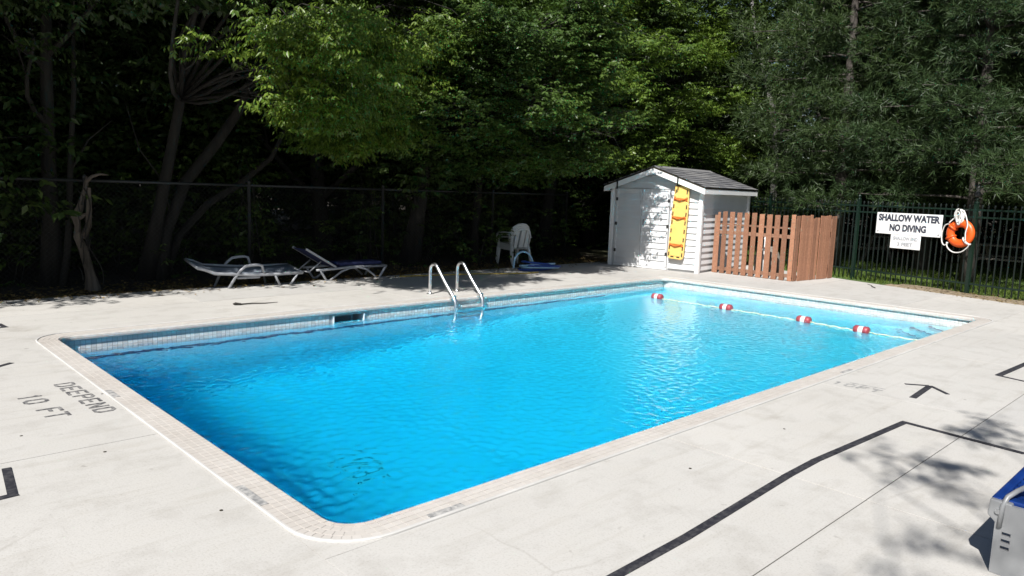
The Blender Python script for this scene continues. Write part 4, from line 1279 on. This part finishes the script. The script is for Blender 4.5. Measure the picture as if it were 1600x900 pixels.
def foliage(centres, rng, sprigs, leaves, ln, rc, droop=.7, axis0=(0, 0), width=.40):
    n = len(centres)
    C = np.repeat(centres, sprigs, 0); m = len(C)
    rad = np.repeat(rng.uniform(.65, 1.25, n) * rc, sprigs)
    off = unit(rng.normal(size=(m, 3))) * (rng.uniform(0, 1, m) ** .45 * rad)[:, None]
    off[:, 2] *= .5
    # flat-topped, drooping at the rim
    off[:, 2] -= .35 * (np.hypot(off[:, 0], off[:, 1]) ** 2) / np.maximum(rad, .1)
    P = C + off
    out = off.copy(); out[:, 2] = 0
    out += .5 * (C - np.array([axis0[0], axis0[1], 0])) * np.array([1, 1, 0]) / (np.linalg.norm((C - np.array([axis0[0], axis0[1], 0]))[:, :2], axis=1)[:, None] + .1) * .3
    out = unit(out + rng.normal(size=(m, 3)) * np.array([.25, .25, .05]))
    tw = unit(out + np.array([0, 0, .15]) - np.array([0, 0, droop * .5]) * rng.uniform(0, 1, m)[:, None])
    # leaflets
    k = np.tile(np.arange(leaves), m); B = np.repeat(P, leaves, 0); T = np.repeat(tw, leaves, 0)
    N = len(B)
    sgn = np.where(k % 2 == 0, 1.0, -1.0)
    lat = unit(np.cross(T, np.array([0, 0, 1.0])))
    step = ln * .34
    base = B + T * (k * step)[:, None]
    ax = unit(T * .55 + lat * (sgn * .8)[:, None] + np.array([0, 0, -1.0]) * (droop * rng.uniform(.35, 1.2, N))[:, None] + rng.normal(size=(N, 3)) * .25)
    upv = unit(np.array([0, 0, 1.0]) + out.repeat(leaves, 0) * .55 + rng.normal(size=(N, 3)) * .38)
    nrm = unit(upv - ax * (upv * ax).sum(1)[:, None])
    l = ln * rng.uniform(.65, 1.25, N); w = l * width * rng.uniform(.8, 1.2, N)
    return leaf_quads(base, ax, nrm, l, w)

def branch_path(a, b, rng, sag=.12, n=6, rise=.35):
    a = np.array(a, float); b = np.array(b, float); ln = np.linalg.norm(b - a)
    P = []
    w1, w2 = rng.normal(size=3) * ln * .06, rng.normal(size=3) * ln * .05
    for i in range(n + 1):
        u = i / n
        p = a + (b - a) * u + w1 * math.sin(PI * u) + w2 * math.sin(2 * PI * u)
        p[2] += rise * ln * .25 * math.sin(PI * u)
        P.append(tuple(p))
    return P

def skeleton(trunk, r0, lobes, centres, which, rng, twig_every=2, limb=.022, zl=1.2):
    mb = MB()
    T = [np.array(p, float) for p in trunk]; n = len(T)
    rs = [r0 * (1 - .80 * (i / (n - 1)) ** .8) for i in range(n)]
    rs[0] *= 1.35
    mb.tube([tuple(p) for p in T], rs, 9)
    top = T[-1]
    def at(z):
        z = min(max(z, T[0][2]), top[2])
        for i in range(n - 1):
            if T[i][2] <= z <= T[i + 1][2] + 1e-6:
                u = (z - T[i][2]) / max(T[i + 1][2] - T[i][2], 1e-6); return T[i] + (T[i + 1] - T[i]) * u, rs[i] + (rs[i + 1] - rs[i]) * u
        return top, rs[-1]
    hubs = []
    for lb in lobes:
        c = np.array(lb[:3]); d = math.hypot(c[0] - T[0][0], c[1] - T[0][1])
        s, rr = at(max(c[2] - .55 * d - .4, T[0][2] + zl))
        bp = branch_path(s, c, rng, n=7)
        r1 = min(rr * .65, .014 + limb * d)
        mb.tube(bp, [r1 * (1 - .75 * i / 7) for i in range(8)], 6)
        hubs.append((bp, r1))
    for i in range(0, len(centres), twig_every):
        bp, r1 = hubs[which[i]]
        j = rng.integers(3, 8)
        tp = branch_path(bp[j], centres[i], rng, n=4)
        rr = r1 * .35
        mb.tube(tp, [max(.006, rr * (1 - .8 * k / 4)) for k in range(5)], 4)
    return mb

def lobes_random(rng, H, R, zb, n):
    out = [(0, 0, H - 1.2, R * .55, R * .55, 1.3)]
    for i in range(n):
        a = 2.4 * i + rng.uniform(-.4, .4); z = zb + .6 + (H - zb - 2.0) * (i / max(1, n - 1)) ** .9
        prof = math.sin(PI * min(1, .25 + .70 * (z - zb) / (H - zb)))
        d = R * (.35 + .45 * prof) * rng.uniform(.8, 1.15)
        out.append((d * math.cos(a), d * math.sin(a), z, R * rng.uniform(.36, .52), R * rng.uniform(.36, .52), rng.uniform(.7, 1.15)))
    return out

def tree_meshes(seed, trunk, r0, lobes, nclump, sprigs, leaves, ln, rc, leafmat, barkmat, zmin, droop=.7, width=.40, twig_every=2, limb=.022, zl=1.2):
    rng = np.random.default_rng(seed)
    c, w = clumps_in(lobes, nclump, rng, zmin)
    V, F = foliage(c, rng, sprigs, leaves, ln, rc, droop, (trunk[0][0], trunk[0][1]), width)
    crown = np_mesh('crown', V, F, leafmat)
    tm = skeleton(trunk, r0, lobes, c, w, rng, twig_every, limb, zl).mesh('trunk', barkmat, True)
    return tm, crown

def place_tree(name, meshes, loc, rz, sc, label, group=None, cat='tree', tilt=(0, 0)):
    t = thing(name, label, cat, loc, rz, group)
    t.scale = (sc, sc, sc); t.rotation_euler = (tilt[0], tilt[1], rz)
    link('trunk', meshes[0], t); link('crown', meshes[1], t)
    return t

# --- distinct front trees (local coordinates are offsets from the root)
def straight(h, lean=(0, 0), wob=.12, seed=0, n=8):
    rng = np.random.default_rng(seed); P = []
    for i in range(n):
        u = i / (n - 1)
        P.append((lean[0] * u + wob * math.sin(3.1 * u + seed) * u, lean[1] * u + wob * math.cos(2.3 * u + seed) * u, h * u))
    return P

# overhanging fresh green tree, centre left
mt = tree_meshes(21, straight(7.5, (.9, -1.4), .25, 1), .12,
    [(0.85, -4.05, 3.50, 0.75, 0.70, 0.42), (1.05, -3.95, 3.10, 0.75, 0.70, 0.42), (1.15, -3.35, 2.83, 0.75, 0.70, 0.42), (2.00, -3.75, 3.69, 0.75, 0.70, 0.42), (2.10, -2.95, 3.01, 0.75, 0.70, 0.42), (2.95, -2.95, 3.51, 0.75, 0.70, 0.42), (3.31, -2.15, 2.75, 0.75, 0.70, 0.42), (2.40, -1.95, 2.50, 0.75, 0.70, 0.42), (3.77, -2.75, 4.27, 0.75, 0.70, 0.42), (-.15, -3.0, 3.35, .25, .2, .12), (1.0, -4.85, 5.0, .6, .35, .2), (1.9, -4.6, 5.0, .6, .35, .2), (2.8, -4.4, 5.0, .6, .35, .2), (3.5, -4.2, 5.1, .5, .3, .2), (.2, -5.3, 5.2, .6, .35, .2), (.9, -5.2, 5.15, .55, .35, .2), (-.6, -5.5, 5.3, .6, .35, .2), (-1.2, -5.1, 5.2, .5, .35, .2), (1.6, -1.6, 5.2, 1.8, 1.4, .8), (3.4, -1.6, 5.4, 1.7, 1.4, .8), (.2, -.9, 6.4, 1.8, 1.7, 1.0), (2.6, -.4, 6.8, 1.7, 1.6, 1.0)],
    680, 21, 9, .090, .35, M_['leaf_bright'], M_['bark'], 2.2, .95, .36, 2, .004, 2.9)
place_tree('leaning_tree', mt, (2.25, 9.95, -.06), 0, 1, 'bright green drooping leafy tree leaning over the deck left of centre')
# broad dense tree, centre
mt = tree_meshes(22, straight(7.8, (.5, -1.0), .2, 2), .19,
    [(-1.23, -2.75, 2.95, 1.00, 0.85, 0.42), (-0.55, -2.95, 3.66, 1.00, 0.85, 0.42), (0.02, -3.45, 4.12, 1.00, 0.85, 0.42), (0.19, -3.65, 3.15, 1.00, 0.85, 0.42), (0.17, -2.55, 2.52, 1.00, 0.85, 0.42), (1.53, -2.75, 2.42, 1.00, 0.85, 0.42), (1.95, -3.25, 3.24, 1.00, 0.85, 0.42), (3.45, -1.95, 2.50, 1.00, 0.85, 0.42), (-0.40, -1.75, 2.30, 1.00, 0.85, 0.42), (1.57, -1.45, 2.20, 1.00, 0.85, 0.42), (-0.73, -2.95, 4.48, 1.00, 0.85, 0.42), (1.05, -3.85, 4.4, .6, .4, .35), (1.5, -3.85, 4.1, .6, .4, .35), (1.8, -3.7, 4.6, .6, .4, .35), (1.3, -3.9, 5.0, .6, .4, .35), (1.3, -3.55, 3.8, .6, .4, .35), (.8, -3.6, 4.0, .6, .4, .35), (1.0, -3.5, 4.8, .6, .45, .35), (1.5, -3.5, 4.4, .6, .4, .35), (0, -1.2, 5.4, 1.9, 1.5, .8), (1.9, -1.2, 5.0, 1.8, 1.5, .8), (-1.4, -.8, 6.6, 1.6, 1.6, .9), (1.2, -.4, 7.0, 1.8, 1.7, 1.0)],
    760, 18, 9, .080, .36, M_['leaf_mid'], M_['bark'], 1.9, .5, .52, 2, .012, 2.6)
place_tree('broad_tree', mt, (7.55, 9.95, -.06), 0, 1, 'dense green broadleaf tree behind the white chairs in the middle of the wood')
# tree behind the shed
mt = tree_meshes(23, straight(8.0, (.2, -.7), .2, 3), .18,
    [(-0.11, -2.20, 4.28, 1.05, 0.90, 0.45), (1.47, -2.00, 3.49, 1.05, 0.90, 0.45), (3.09, -2.00, 4.21, 1.05, 0.90, 0.45), (4.47, -1.80, 3.16, 1.05, 0.90, 0.45), (1.02, -2.40, 5.15, 1.05, 0.90, 0.45), (6.59, -1.40, 2.74, 1.05, 0.90, 0.45), (0.78, -1.80, 2.67, 1.05, 0.90, 0.45), (3.84, -1.80, 5.65, 1.05, 0.90, 0.45), (6.33, -1.40, 4.61, 1.05, 0.90, 0.45), (0, -.6, 6.4, 2.0, 1.7, 1.0), (2.4, -.5, 6.9, 2.0, 1.6, 1.0), (4.9, -.6, 6.2, 1.8, 1.5, .9), (2.8, -1.0, 2.6, 1.2, 1.0, .5)],
    480, 17, 9, .092, .38, M_['leaf_bright'], M_['bark'], 2.2, .6, .46, 2, .012, 2.6)
place_tree('maple_tree', mt, (12.1, 10.4, -.06), 0, 1, 'fresh green leafy tree rising right behind the shed roof')
# darker trees on the left
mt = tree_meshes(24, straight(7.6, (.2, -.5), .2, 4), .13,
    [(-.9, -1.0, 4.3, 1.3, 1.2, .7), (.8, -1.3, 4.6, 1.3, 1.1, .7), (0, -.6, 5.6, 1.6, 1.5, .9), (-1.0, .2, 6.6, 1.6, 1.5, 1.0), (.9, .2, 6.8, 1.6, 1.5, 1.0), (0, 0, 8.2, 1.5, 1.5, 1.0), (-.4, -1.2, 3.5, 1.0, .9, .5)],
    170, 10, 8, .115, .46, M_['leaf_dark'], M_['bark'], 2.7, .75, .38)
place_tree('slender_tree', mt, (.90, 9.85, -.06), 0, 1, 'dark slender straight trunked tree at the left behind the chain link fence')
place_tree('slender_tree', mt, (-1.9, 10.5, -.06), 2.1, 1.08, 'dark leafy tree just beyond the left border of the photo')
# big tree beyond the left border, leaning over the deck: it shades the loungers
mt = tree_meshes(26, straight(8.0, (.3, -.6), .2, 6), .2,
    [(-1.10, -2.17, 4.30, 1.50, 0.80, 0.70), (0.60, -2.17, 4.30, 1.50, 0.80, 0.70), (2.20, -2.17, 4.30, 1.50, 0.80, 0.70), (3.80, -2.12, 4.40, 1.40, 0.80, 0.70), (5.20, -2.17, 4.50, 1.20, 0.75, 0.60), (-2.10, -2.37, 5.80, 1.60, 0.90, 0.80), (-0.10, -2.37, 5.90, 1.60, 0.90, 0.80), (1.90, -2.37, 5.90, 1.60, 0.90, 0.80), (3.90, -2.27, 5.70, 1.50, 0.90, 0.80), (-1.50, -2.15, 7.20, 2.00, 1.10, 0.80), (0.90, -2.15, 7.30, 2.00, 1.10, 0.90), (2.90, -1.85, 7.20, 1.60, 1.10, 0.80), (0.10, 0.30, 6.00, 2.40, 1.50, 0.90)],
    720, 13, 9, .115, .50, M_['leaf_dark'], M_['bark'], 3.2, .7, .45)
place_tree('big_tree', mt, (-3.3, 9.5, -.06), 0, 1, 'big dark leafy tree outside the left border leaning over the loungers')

# --- generic tree kinds for the wood behind
KIN = []
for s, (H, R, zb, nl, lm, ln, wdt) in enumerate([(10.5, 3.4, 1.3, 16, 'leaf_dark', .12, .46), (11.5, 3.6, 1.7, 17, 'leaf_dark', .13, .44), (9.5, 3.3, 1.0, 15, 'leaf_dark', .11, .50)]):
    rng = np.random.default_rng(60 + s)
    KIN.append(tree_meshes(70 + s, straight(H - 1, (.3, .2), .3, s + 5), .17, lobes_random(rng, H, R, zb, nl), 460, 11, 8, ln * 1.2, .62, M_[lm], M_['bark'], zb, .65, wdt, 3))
rw = random.Random(31)
def behind(x, y):
    d = Vector((x, y, 2)) - CAM
    px = 800 + 1153.6 * d.dot(r2) / max(.1, d.dot(fw))
    for lim, txt in ((0, 'beyond the left border of the photo'), (160, 'behind the broken pale trunk'), (440, 'behind the flat grey lounger'), (620, 'behind the navy raised lounger'), (760, 'behind the pool ladder'), (930, 'behind the white chair stack'), (1130, 'behind the shed'), (1310, 'behind the wooden picket screen'), (1480, 'behind the warning sign'), (1600, 'behind the life ring')):
        if px < lim: return txt
    return 'beyond the right border of the photo'
spots = []
for Y, x0, x1, st in ((12.6, -8, 20, 3.1), (16.0, -12, 28, 3.6), (20.5, -14, 36, 4.2), (26.5, -16, 46, 5.0), (33, -20, 56, 5.5)):
    x = x0 + rw.uniform(0, 1)
    while x < x1:
        spots.append((x, Y + rw.uniform(-.9, .9))); x += st * rw.uniform(.85, 1.15)
for X, y0, y1, st in ((24.5, -8, 10.5, 3.6), (29, -10, 14, 4.2), (35, -12, 18, 5.0), (42, -18, 24, 5.5)):
    y = y0 + rw.uniform(0, 1)
    while y < y1:
        spots.append((X + rw.uniform(-.9, .9), y)); y += st * rw.uniform(.85, 1.15)
for i, (x, y) in enumerate(spots):
    right = x > 22.5 and y < 11
    place_tree('wood_tree', KIN[i % 3], (x, y, -.06), rw.uniform(0, 6.28), rw.uniform(.92, 1.22),
               'dark leafy tree standing deep in the wood ' + behind(x, y), 'trees of the wood behind the pool')
for (x, y, k, s) in ((-7.4, 10.4, 1, 1.0), (-11.0, 11.2, 2, 1.05), (-14.5, 12, 0, 1.1)):
    place_tree('wood_tree', KIN[k], (x, y, -.06), rw.uniform(0, 6.28), s, 'leafy tree left of the pool outside the photo, shading the loungers', 'trees left of the pool')
# dense bushes that close the view under the crowns
def bush(seed, h, r, mat):
    rng = np.random.default_rng(seed); n = 150
    d = unit(rng.normal(size=(n, 3))); c = d * (rng.uniform(.1, 1, n) ** .4)[:, None] * np.array([r, r, h * .5]) + np.array([0, 0, h * .5])
    c[:, 2] = np.maximum(c[:, 2], .12)
    V, F = foliage(c, rng, 9, 7, .11, .42, .5, (0, 0), .52)
    mb = MB()
    for k in range(7):
        a = 2 * PI * k / 7; mb.tube(branch_path((.1 * math.cos(a), .1 * math.sin(a), 0), (r * .7 * math.cos(a), r * .7 * math.sin(a), h * rng.uniform(.5, .9)), rng), [.03 * (1 - .8 * i / 6) for i in range(7)], 5)
    return mb.mesh('stem', M_['bark'], True), np_mesh('leaves', V, F, mat)
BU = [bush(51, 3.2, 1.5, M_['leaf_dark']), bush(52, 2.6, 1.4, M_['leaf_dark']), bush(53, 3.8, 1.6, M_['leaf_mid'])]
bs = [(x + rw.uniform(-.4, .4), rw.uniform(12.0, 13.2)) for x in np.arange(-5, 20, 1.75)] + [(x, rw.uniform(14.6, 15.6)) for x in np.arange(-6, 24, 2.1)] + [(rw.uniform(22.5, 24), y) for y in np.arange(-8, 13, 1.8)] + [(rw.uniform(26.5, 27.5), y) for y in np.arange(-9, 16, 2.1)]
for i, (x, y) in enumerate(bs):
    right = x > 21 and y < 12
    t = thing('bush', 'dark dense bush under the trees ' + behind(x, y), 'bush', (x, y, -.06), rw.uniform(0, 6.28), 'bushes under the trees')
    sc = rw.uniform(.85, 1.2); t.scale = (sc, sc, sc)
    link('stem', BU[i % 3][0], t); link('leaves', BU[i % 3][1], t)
# tree behind the viewer whose branch shades the near right deck
mt = tree_meshes(41, straight(8.0, (.6, .5), .2, 9), .2,
    [(2.85, 3.1, 6.6, .32, .16, .12), (2.55, 2.8, 6.6, .35, .22, .15), (2.75, 2.4, 6.6, .35, .25, .15), (2.8, 2.6, 6.6, .35, .2, .12), (3.15, 2.9, 6.6, .22, .14, .1), (4.05, 2.65, 6.6, .5, .22, .15), (0, 0, 7.5, 2.2, 2.0, 1.2), (-1.2, -.6, 6.2, 1.8, 1.8, 1.0), (.2, -1.6, 6.0, 1.6, 1.6, 1.0)],
    170, 9, 8, .12, .30, M_['leaf_mid'], M_['bark'], 4.5, .6, .42, 2, .0)
place_tree('shade_tree', mt, (-5.6, -6.8, -.06), 0, 1, 'leafy tree behind the viewer whose branch shades the near deck')

# --- pines on the right
def pine_meshes(seed, H, z0, Rmax, whorls):
    rng = np.random.default_rng(seed)
    mb = MB(); tp = straight(H, (.15, .1), .08, seed)
    n = len(tp); mb.tube(tp, [.17 * (1 - .85 * i / (n - 1)) for i in range(n)], 9)
    bases = []; dirs = []
    for k in range(whorls):
        z = z0 + (H - z0 - .4) * (k / whorls) ** .95
        R = Rmax * (1 - .72 * ((z - z0) / (H - z0)) ** 1.2) * rng.uniform(.8, 1.1)
        u0 = z / H; cx, cy = .15 * u0, .1 * u0
        nb = rng.integers(4, 7)
        for b in range(nb):
            a = 2 * PI * b / nb + rng.uniform(-.35, .35) + k * .7
            r = R * rng.uniform(.6, 1.1); zz = z + rng.uniform(-.2, .2)
            P = []
            for i in range(7):
                u = i / 6
                P.append(np.array([cx + r * u * math.cos(a + .15 * u), cy + r * u * math.sin(a + .15 * u), zz + r * (.16 * u - .34 * u * u + .20 * u ** 3)]))
            mb.tube([tuple(p) for p in P], [.035 * (1 - .85 * i / 6) for i in range(7)], 5)
            nodes = [(.98, 0)] + [(rng.uniform(.38, .95), rng.choice([-1, 1])) for _ in range(int(2 + r * 1.7))]
            for u, sg_ in nodes:
                i = min(5, int(u * 6)); p = P[i] + (P[i + 1] - P[i]) * (u * 6 - i)
                d = unit(P[i + 1] - P[i])
                side = np.array([-d[1], d[0], 0]) * sg_
                e = p + (side * .75 + d * .5) * r * .24 * rng.uniform(.5, 1.2) * abs(sg_) + np.array([0, 0, rng.uniform(-.04, .10)])
                mb.tube([tuple(p), tuple(e)], [.010, .006], 3)
                for _ in range(int(rng.integers(20, 32))):
                    o_ = rng.normal(size=3) * np.array([.18, .18, .13])
                    bases.append(e + o_); dirs.append(unit(side * .4 + d * .5 + unit(o_) * .9 + np.array([0, 0, .35])))
    B = np.array(bases); D = np.array(dirs); K = 12
    m = len(B)
    N = m * K
    d = unit(np.repeat(D, K, 0) * .75 + unit(rng.normal(size=(N, 3))) * .75)
    ln = rng.uniform(.11, .20, N); w = .017
    side = unit(np.cross(d, rng.normal(size=(N, 3)))) * w * .5
    b0 = np.repeat(B, K, 0) + np.repeat(D, K, 0) * rng.uniform(-.05, .07, N)[:, None]
    V = np.stack([b0 - side, b0 + side, b0 + d * ln[:, None] + np.array([0, 0, -.012])], 1).reshape(-1, 3)
    return mb.mesh('trunk', M_['bark_pine'], True), np_mesh('crown', V, np.arange(N * 3).reshape(N, 3), M_['needle'])
PN = [pine_meshes(3, 10.5, 1.7, 3.2, 15), pine_meshes(5, 9.5, 2.0, 3.0, 14)]
for (x, y, k, rz, s, lb) in ((16.9, 4.85, 0, .4, 1.0, 'pine tree with a grey trunk behind the green fence, left of the warning sign'),
                             (16.4, 1.75, 1, 2.0, 1.0, 'pine tree behind the green fence above the life ring'),
                             (18.6, 3.4, 1, 4.0, 1.12, 'pine tree set back behind the two nearest pines'),
                             (16.6, -1.2, 0, 3.3, 1.05, 'pine tree at the right border of the photo'),
                             (20.8, .4, 0, 5.1, 1.15, 'tall pine tree far back at the right')):
    place_tree('pine_tree', PN[k], (x, y, -.06), rz, s, lb, 'pines behind the green fence', 'pine tree')

# --- birch
def birch():
    rng = np.random.default_rng(8)
    tr = MB()
    tr.tube([(0, 0, 0), (.05, -.1, 1.5), (.02, -.12, 3.0), (-.05, .1, 4.4), (-.06, .5, 5.6), (-.02, .95, 7.0), (0, 1.2, 8.4)], [.13, .11, .10, .085, .07, .055, .03], 9)
    tr.tube([(.02, -.12, 3.0), (.05, -.3, 4.2), (.1, -.65, 5.4), (.1, -1.1, 6.8), (.1, -1.4, 8.2)], [.07, .065, .055, .04, .02], 8)
    lobes = [(-.2, .9, 6.2, 1.2, 1.1, .8), (.3, -1.2, 6.4, 1.1, 1.1, .8), (0, 1.3, 8.0, 1.2, 1.2, .9), (.1, -1.5, 8.0, 1.1, 1.1, .9), (0, 0, 5.2, 1.0, 1.0, .5), (-.5, .3, 4.0, .9, .9, .4)]
    c, w = clumps_in(lobes, 120, rng, 3.2)
    V, F = foliage(c, rng, 10, 8, .085, .42, .9, (0, 0), .55)
    return tr.mesh('trunk', M_['bark_birch'], True), np_mesh('crown', V, F, M_['leaf_mid'])
place_tree('birch_tree', birch(), (20.0, 8.3, -.06), 0, 1, 'white barked forked birch standing between the shed and the pines', None, 'birch tree')

# --- broken stump and bare leaning trunks
t = thing('broken_trunk', 'pale broken tree trunk with a snapped top at the left', 'dead tree', (1.24, 9.05, -.06))
mb = MB()
mb.tube([(0.02, 0, 0), (-.03, 0, .3), (-.10, .01, .62), (-.16, .02, .80), (-.145, .02, .95), (-.17, .03, 1.08), (-.12, .03, 1.22), (-.06, .02, 1.40), (-.02, .02, 1.55), (-.01, .02, 1.66)], [.11, .07, .06, .055, .04, .06, .04, .03, .025, .010], 9)
mb.tube([(-.10, .02, .78), (-.02, -.02, .95), (-.01, -.03, 1.2), (0, -.02, 1.5)], [.05, .04, .035, .02], 7)
mb.tube([(-.16, .03, 1.05), (-.02, .0, 1.13), (.03, -.02, 1.16)], [.04, .03, .018], 6)
jr = random.Random(12)
mb.v = [(x + jr.uniform(-.010, .010), y + jr.uniform(-.010, .010), z) for x, y, z in mb.v]
part('trunk', mb, M_['bark_pale'], t, False)
for q in range(9):
    z0 = jr.uniform(.1, 1.3); x0 = -.17 + jr.uniform(-.05, .10) if z0 > .6 else -.06 + jr.uniform(-.08, .08)
    part('bark_strip', MB().tube([(x0, -.05, z0), (x0 + jr.uniform(-.03, .03), -.075, z0 + .12), (x0 + jr.uniform(-.06, .06), -.05, z0 + jr.uniform(.2, .35))], [.012, .010, .003], 4), M_['bark'], t)
part('vine', MB().tube([(.1 - .2 * u + .07 * math.sin(9 * u), -.06 - .02 * math.cos(9 * u), 1.5 * u) for u in np.linspace(0, 1, 18)], .009, 5), M_['bark'], t, True)
part('snapped_limb', MB().tube([(-.02, .02, 1.58), (.05, 0, 1.66), (.15, -.02, 1.70), (.26, -.03, 1.69)], [.03, .026, .02, .006], 6), M_['bark_pale'], t, True)
def bare(loc, pts, rs, label, mat='bark', twigs=()):
    t = thing('bare_tree', label, 'tree', loc, 0, 'bare trunks behind the loungers')
    part('trunk', MB().tube(pts, rs, 8), M_[mat], t, True)
    for p in twigs: part('branch', MB().tube(p, [.02 * (1 - .7 * i / (len(p) - 1)) for i in range(len(p))], 5), M_[mat], t, True)
bare((.98, 9.6, -.06), [(0, 0, 0), (.08, 0, .5), (.13, 0, 1.1), (.17, 0, 1.8), (.26, 0, 2.9), (.3, 0, 4.2)], [.06, .05, .045, .042, .035, .02], 'thin dark trunk leaning right beside the broken pale trunk', twigs=[[(.16, 0, 1.7), (.4, -.1, 2.2), (.7, -.2, 2.5)]])
bare((2.45, 9.85, -.06), [(0, 0, 0), (.12, 0, .8), (.42, -.03, 1.6), (.95, -.08, 2.3), (1.35, -.12, 2.9), (1.6, -.3, 3.8)], [.11, .10, .095, .09, .08, .05], 'thick dark trunk leaning to the right behind the flat lounger', twigs=[[(.2, 0, 1.1), (.0, -.1, 1.7), (-.3, -.15, 2.1), (-.5, -.2, 2.8)]])
bare((2.6, 10.1, -.06), [(0, 0, 0), (.25, 0, .7), (.75, 0, 1.25), (1.3, -.02, 1.6), (1.9, -.05, 2.1), (2.3, -.1, 2.9)], [.08, .075, .065, .06, .05, .03], 'low curved trunk bending far to the right behind the loungers')
bare((9.45, 10.05, -.06), [(0, 0, 0), (.03, 0, .9), (.1, 0, 1.8), (.16, 0, 2.8), (.2, 0, 4.2)], [.11, .095, .09, .08, .05], 'straight dark trunk behind the white chairs')

# --- understorey saplings, vines, litter
def sapling(seed, h, nst):
    rng = np.random.default_rng(seed); mb = MB(); cs = []
    for i in range(nst):
        a = rng.uniform(0, 2 * PI); r = rng.uniform(0, .5); hh = h * rng.uniform(.6, 1.1)
        b = np.array([r * math.cos(a), r * math.sin(a), 0]); e = b + np.array([rng.normal() * .35, rng.normal() * .35, hh])
        P = branch_path(b, e, rng, n=6, rise=0); mb.tube(P, [.014 * (1 - .8 * k / 6) for k in range(7)], 5)
        for k in range(7):
            u = rng.uniform(.15, 1); p = b + (e - b) * u; cs.append(p + rng.normal(size=3) * np.array([.22, .22, .12]))
    V, F = foliage(np.array(cs), rng, 4, 6, .085, .22, .6, (0, 0), .5)
    return mb.mesh('stem', M_['bark'], True), np_mesh('leaves', V, F, M_['leaf_mid'])
SAP = [sapling(1, 1.7, 5), sapling(2, 1.3, 6), sapling(3, 2.2, 4)]
k = 0
for x in np.arange(-3.0, 12.6, .85):
    x_, y_ = x + rw.uniform(-.3, .3), rw.uniform(9.7, 11.6)
    t = thing('sapling', 'thin leafy sapling just past the chain link fence ' + behind(x_, y_), 'shrub', (x_, y_, -.06), rw.uniform(0, 6.28), 'undergrowth behind the chain link fence')
    s = rw.uniform(.8, 1.25); t.scale = (s, s, s)
    link('stem', SAP[k % 3][0], t); link('leaves', SAP[k % 3][1], t); k += 1
t = thing('sapling', 'leafy shrub catching light at the fence between ladder and chairs', 'shrub', (8.55, 9.05, -.06), .5)
link('stem', SAP[0][0], t, scale=(.8, .8, .8)); link('leaves', SAP[0][1], t, scale=(.8, .8, .8))

def litter(name, n, sampler, seed, mat, ln=.07, z=0.0):
    rng = np.random.default_rng(seed)
    P = sampler(rng, n); m = len(P)
    a = rng.uniform(0, 2 * PI, m); ax = np.stack([np.cos(a), np.sin(a), rng.normal(size=m) * .25], 1); ax = unit(ax)
    nr = unit(np.array([0, 0, 1.0]) + rng.normal(size=(m, 3)) * .3); nr = unit(nr - ax * (nr * ax).sum(1)[:, None])
    V, F = leaf_quads(P, ax, nr, ln * rng.uniform(.5, 1.2, m), ln * .5 * rng.uniform(.6, 1.2, m))
    o = link(name, np_mesh(name, V, F, mat)); o['kind'] = 'stuff'
    return o
def s_back(rng, n):
    x = rng.uniform(-4, 13, n); y = 8.22 + np.abs(rng.normal(size=n)) * .7 + .1
    y = np.where(rng.uniform(0, 1, n) < .07, 8.22 - np.abs(rng.normal(size=n)) * .25, y)
    return np.stack([x, y, np.where(y > 8.22, -.052, .008) + rng.uniform(0, .02, n)], 1)
litter('leaf_litter', 9000, s_back, 3, M_['litter'])
def s_ver(rng, n):
    s = rng.uniform(-11, 6, n); w = rng.uniform(-.1, 1.0, n)
    x = FN.x * (EDGE + w) - FD.x * s; y = FN.y * (EDGE + w) - FD.y * s
    return np.stack([x, y, np.full(n, .004) + rng.uniform(0, .02, n)], 1)
litter('leaf_litter', 1600, s_ver, 4, M_['litter'], .06)

def grass():
    rng = np.random.default_rng(6); n = 70000
    x = 14.2 + rng.uniform(0, 1, n) ** 1.6 * 11; y = rng.uniform(-6, 9, n)
    k = (FN.x * x + FN.y * y) > EDGE + .75 + rng.normal(size=n) * .15
    x, y = x[k], y[k]; n = len(x)
    B = np.stack([x, y, np.full(n, -.06)], 1)
    h = rng.uniform(.04, .11, n) * (1 + .5 * np.sin(x * 2.1) * np.sin(y * 1.7))
    a = rng.uniform(0, 2 * PI, n); lean = rng.normal(size=(n, 2)) * .35
    s = np.stack([np.cos(a), np.sin(a), np.zeros(n)], 1) * .009
    tip = B + np.stack([lean[:, 0] * h, lean[:, 1] * h, h], 1)
    V = np.stack([B - s, B + s, tip], 1).reshape(-1, 3)
    o = link('grass', np_mesh('grass', V, np.arange(n * 3).reshape(n, 3), M_['grass'])); o['kind'] = 'stuff'
grass()
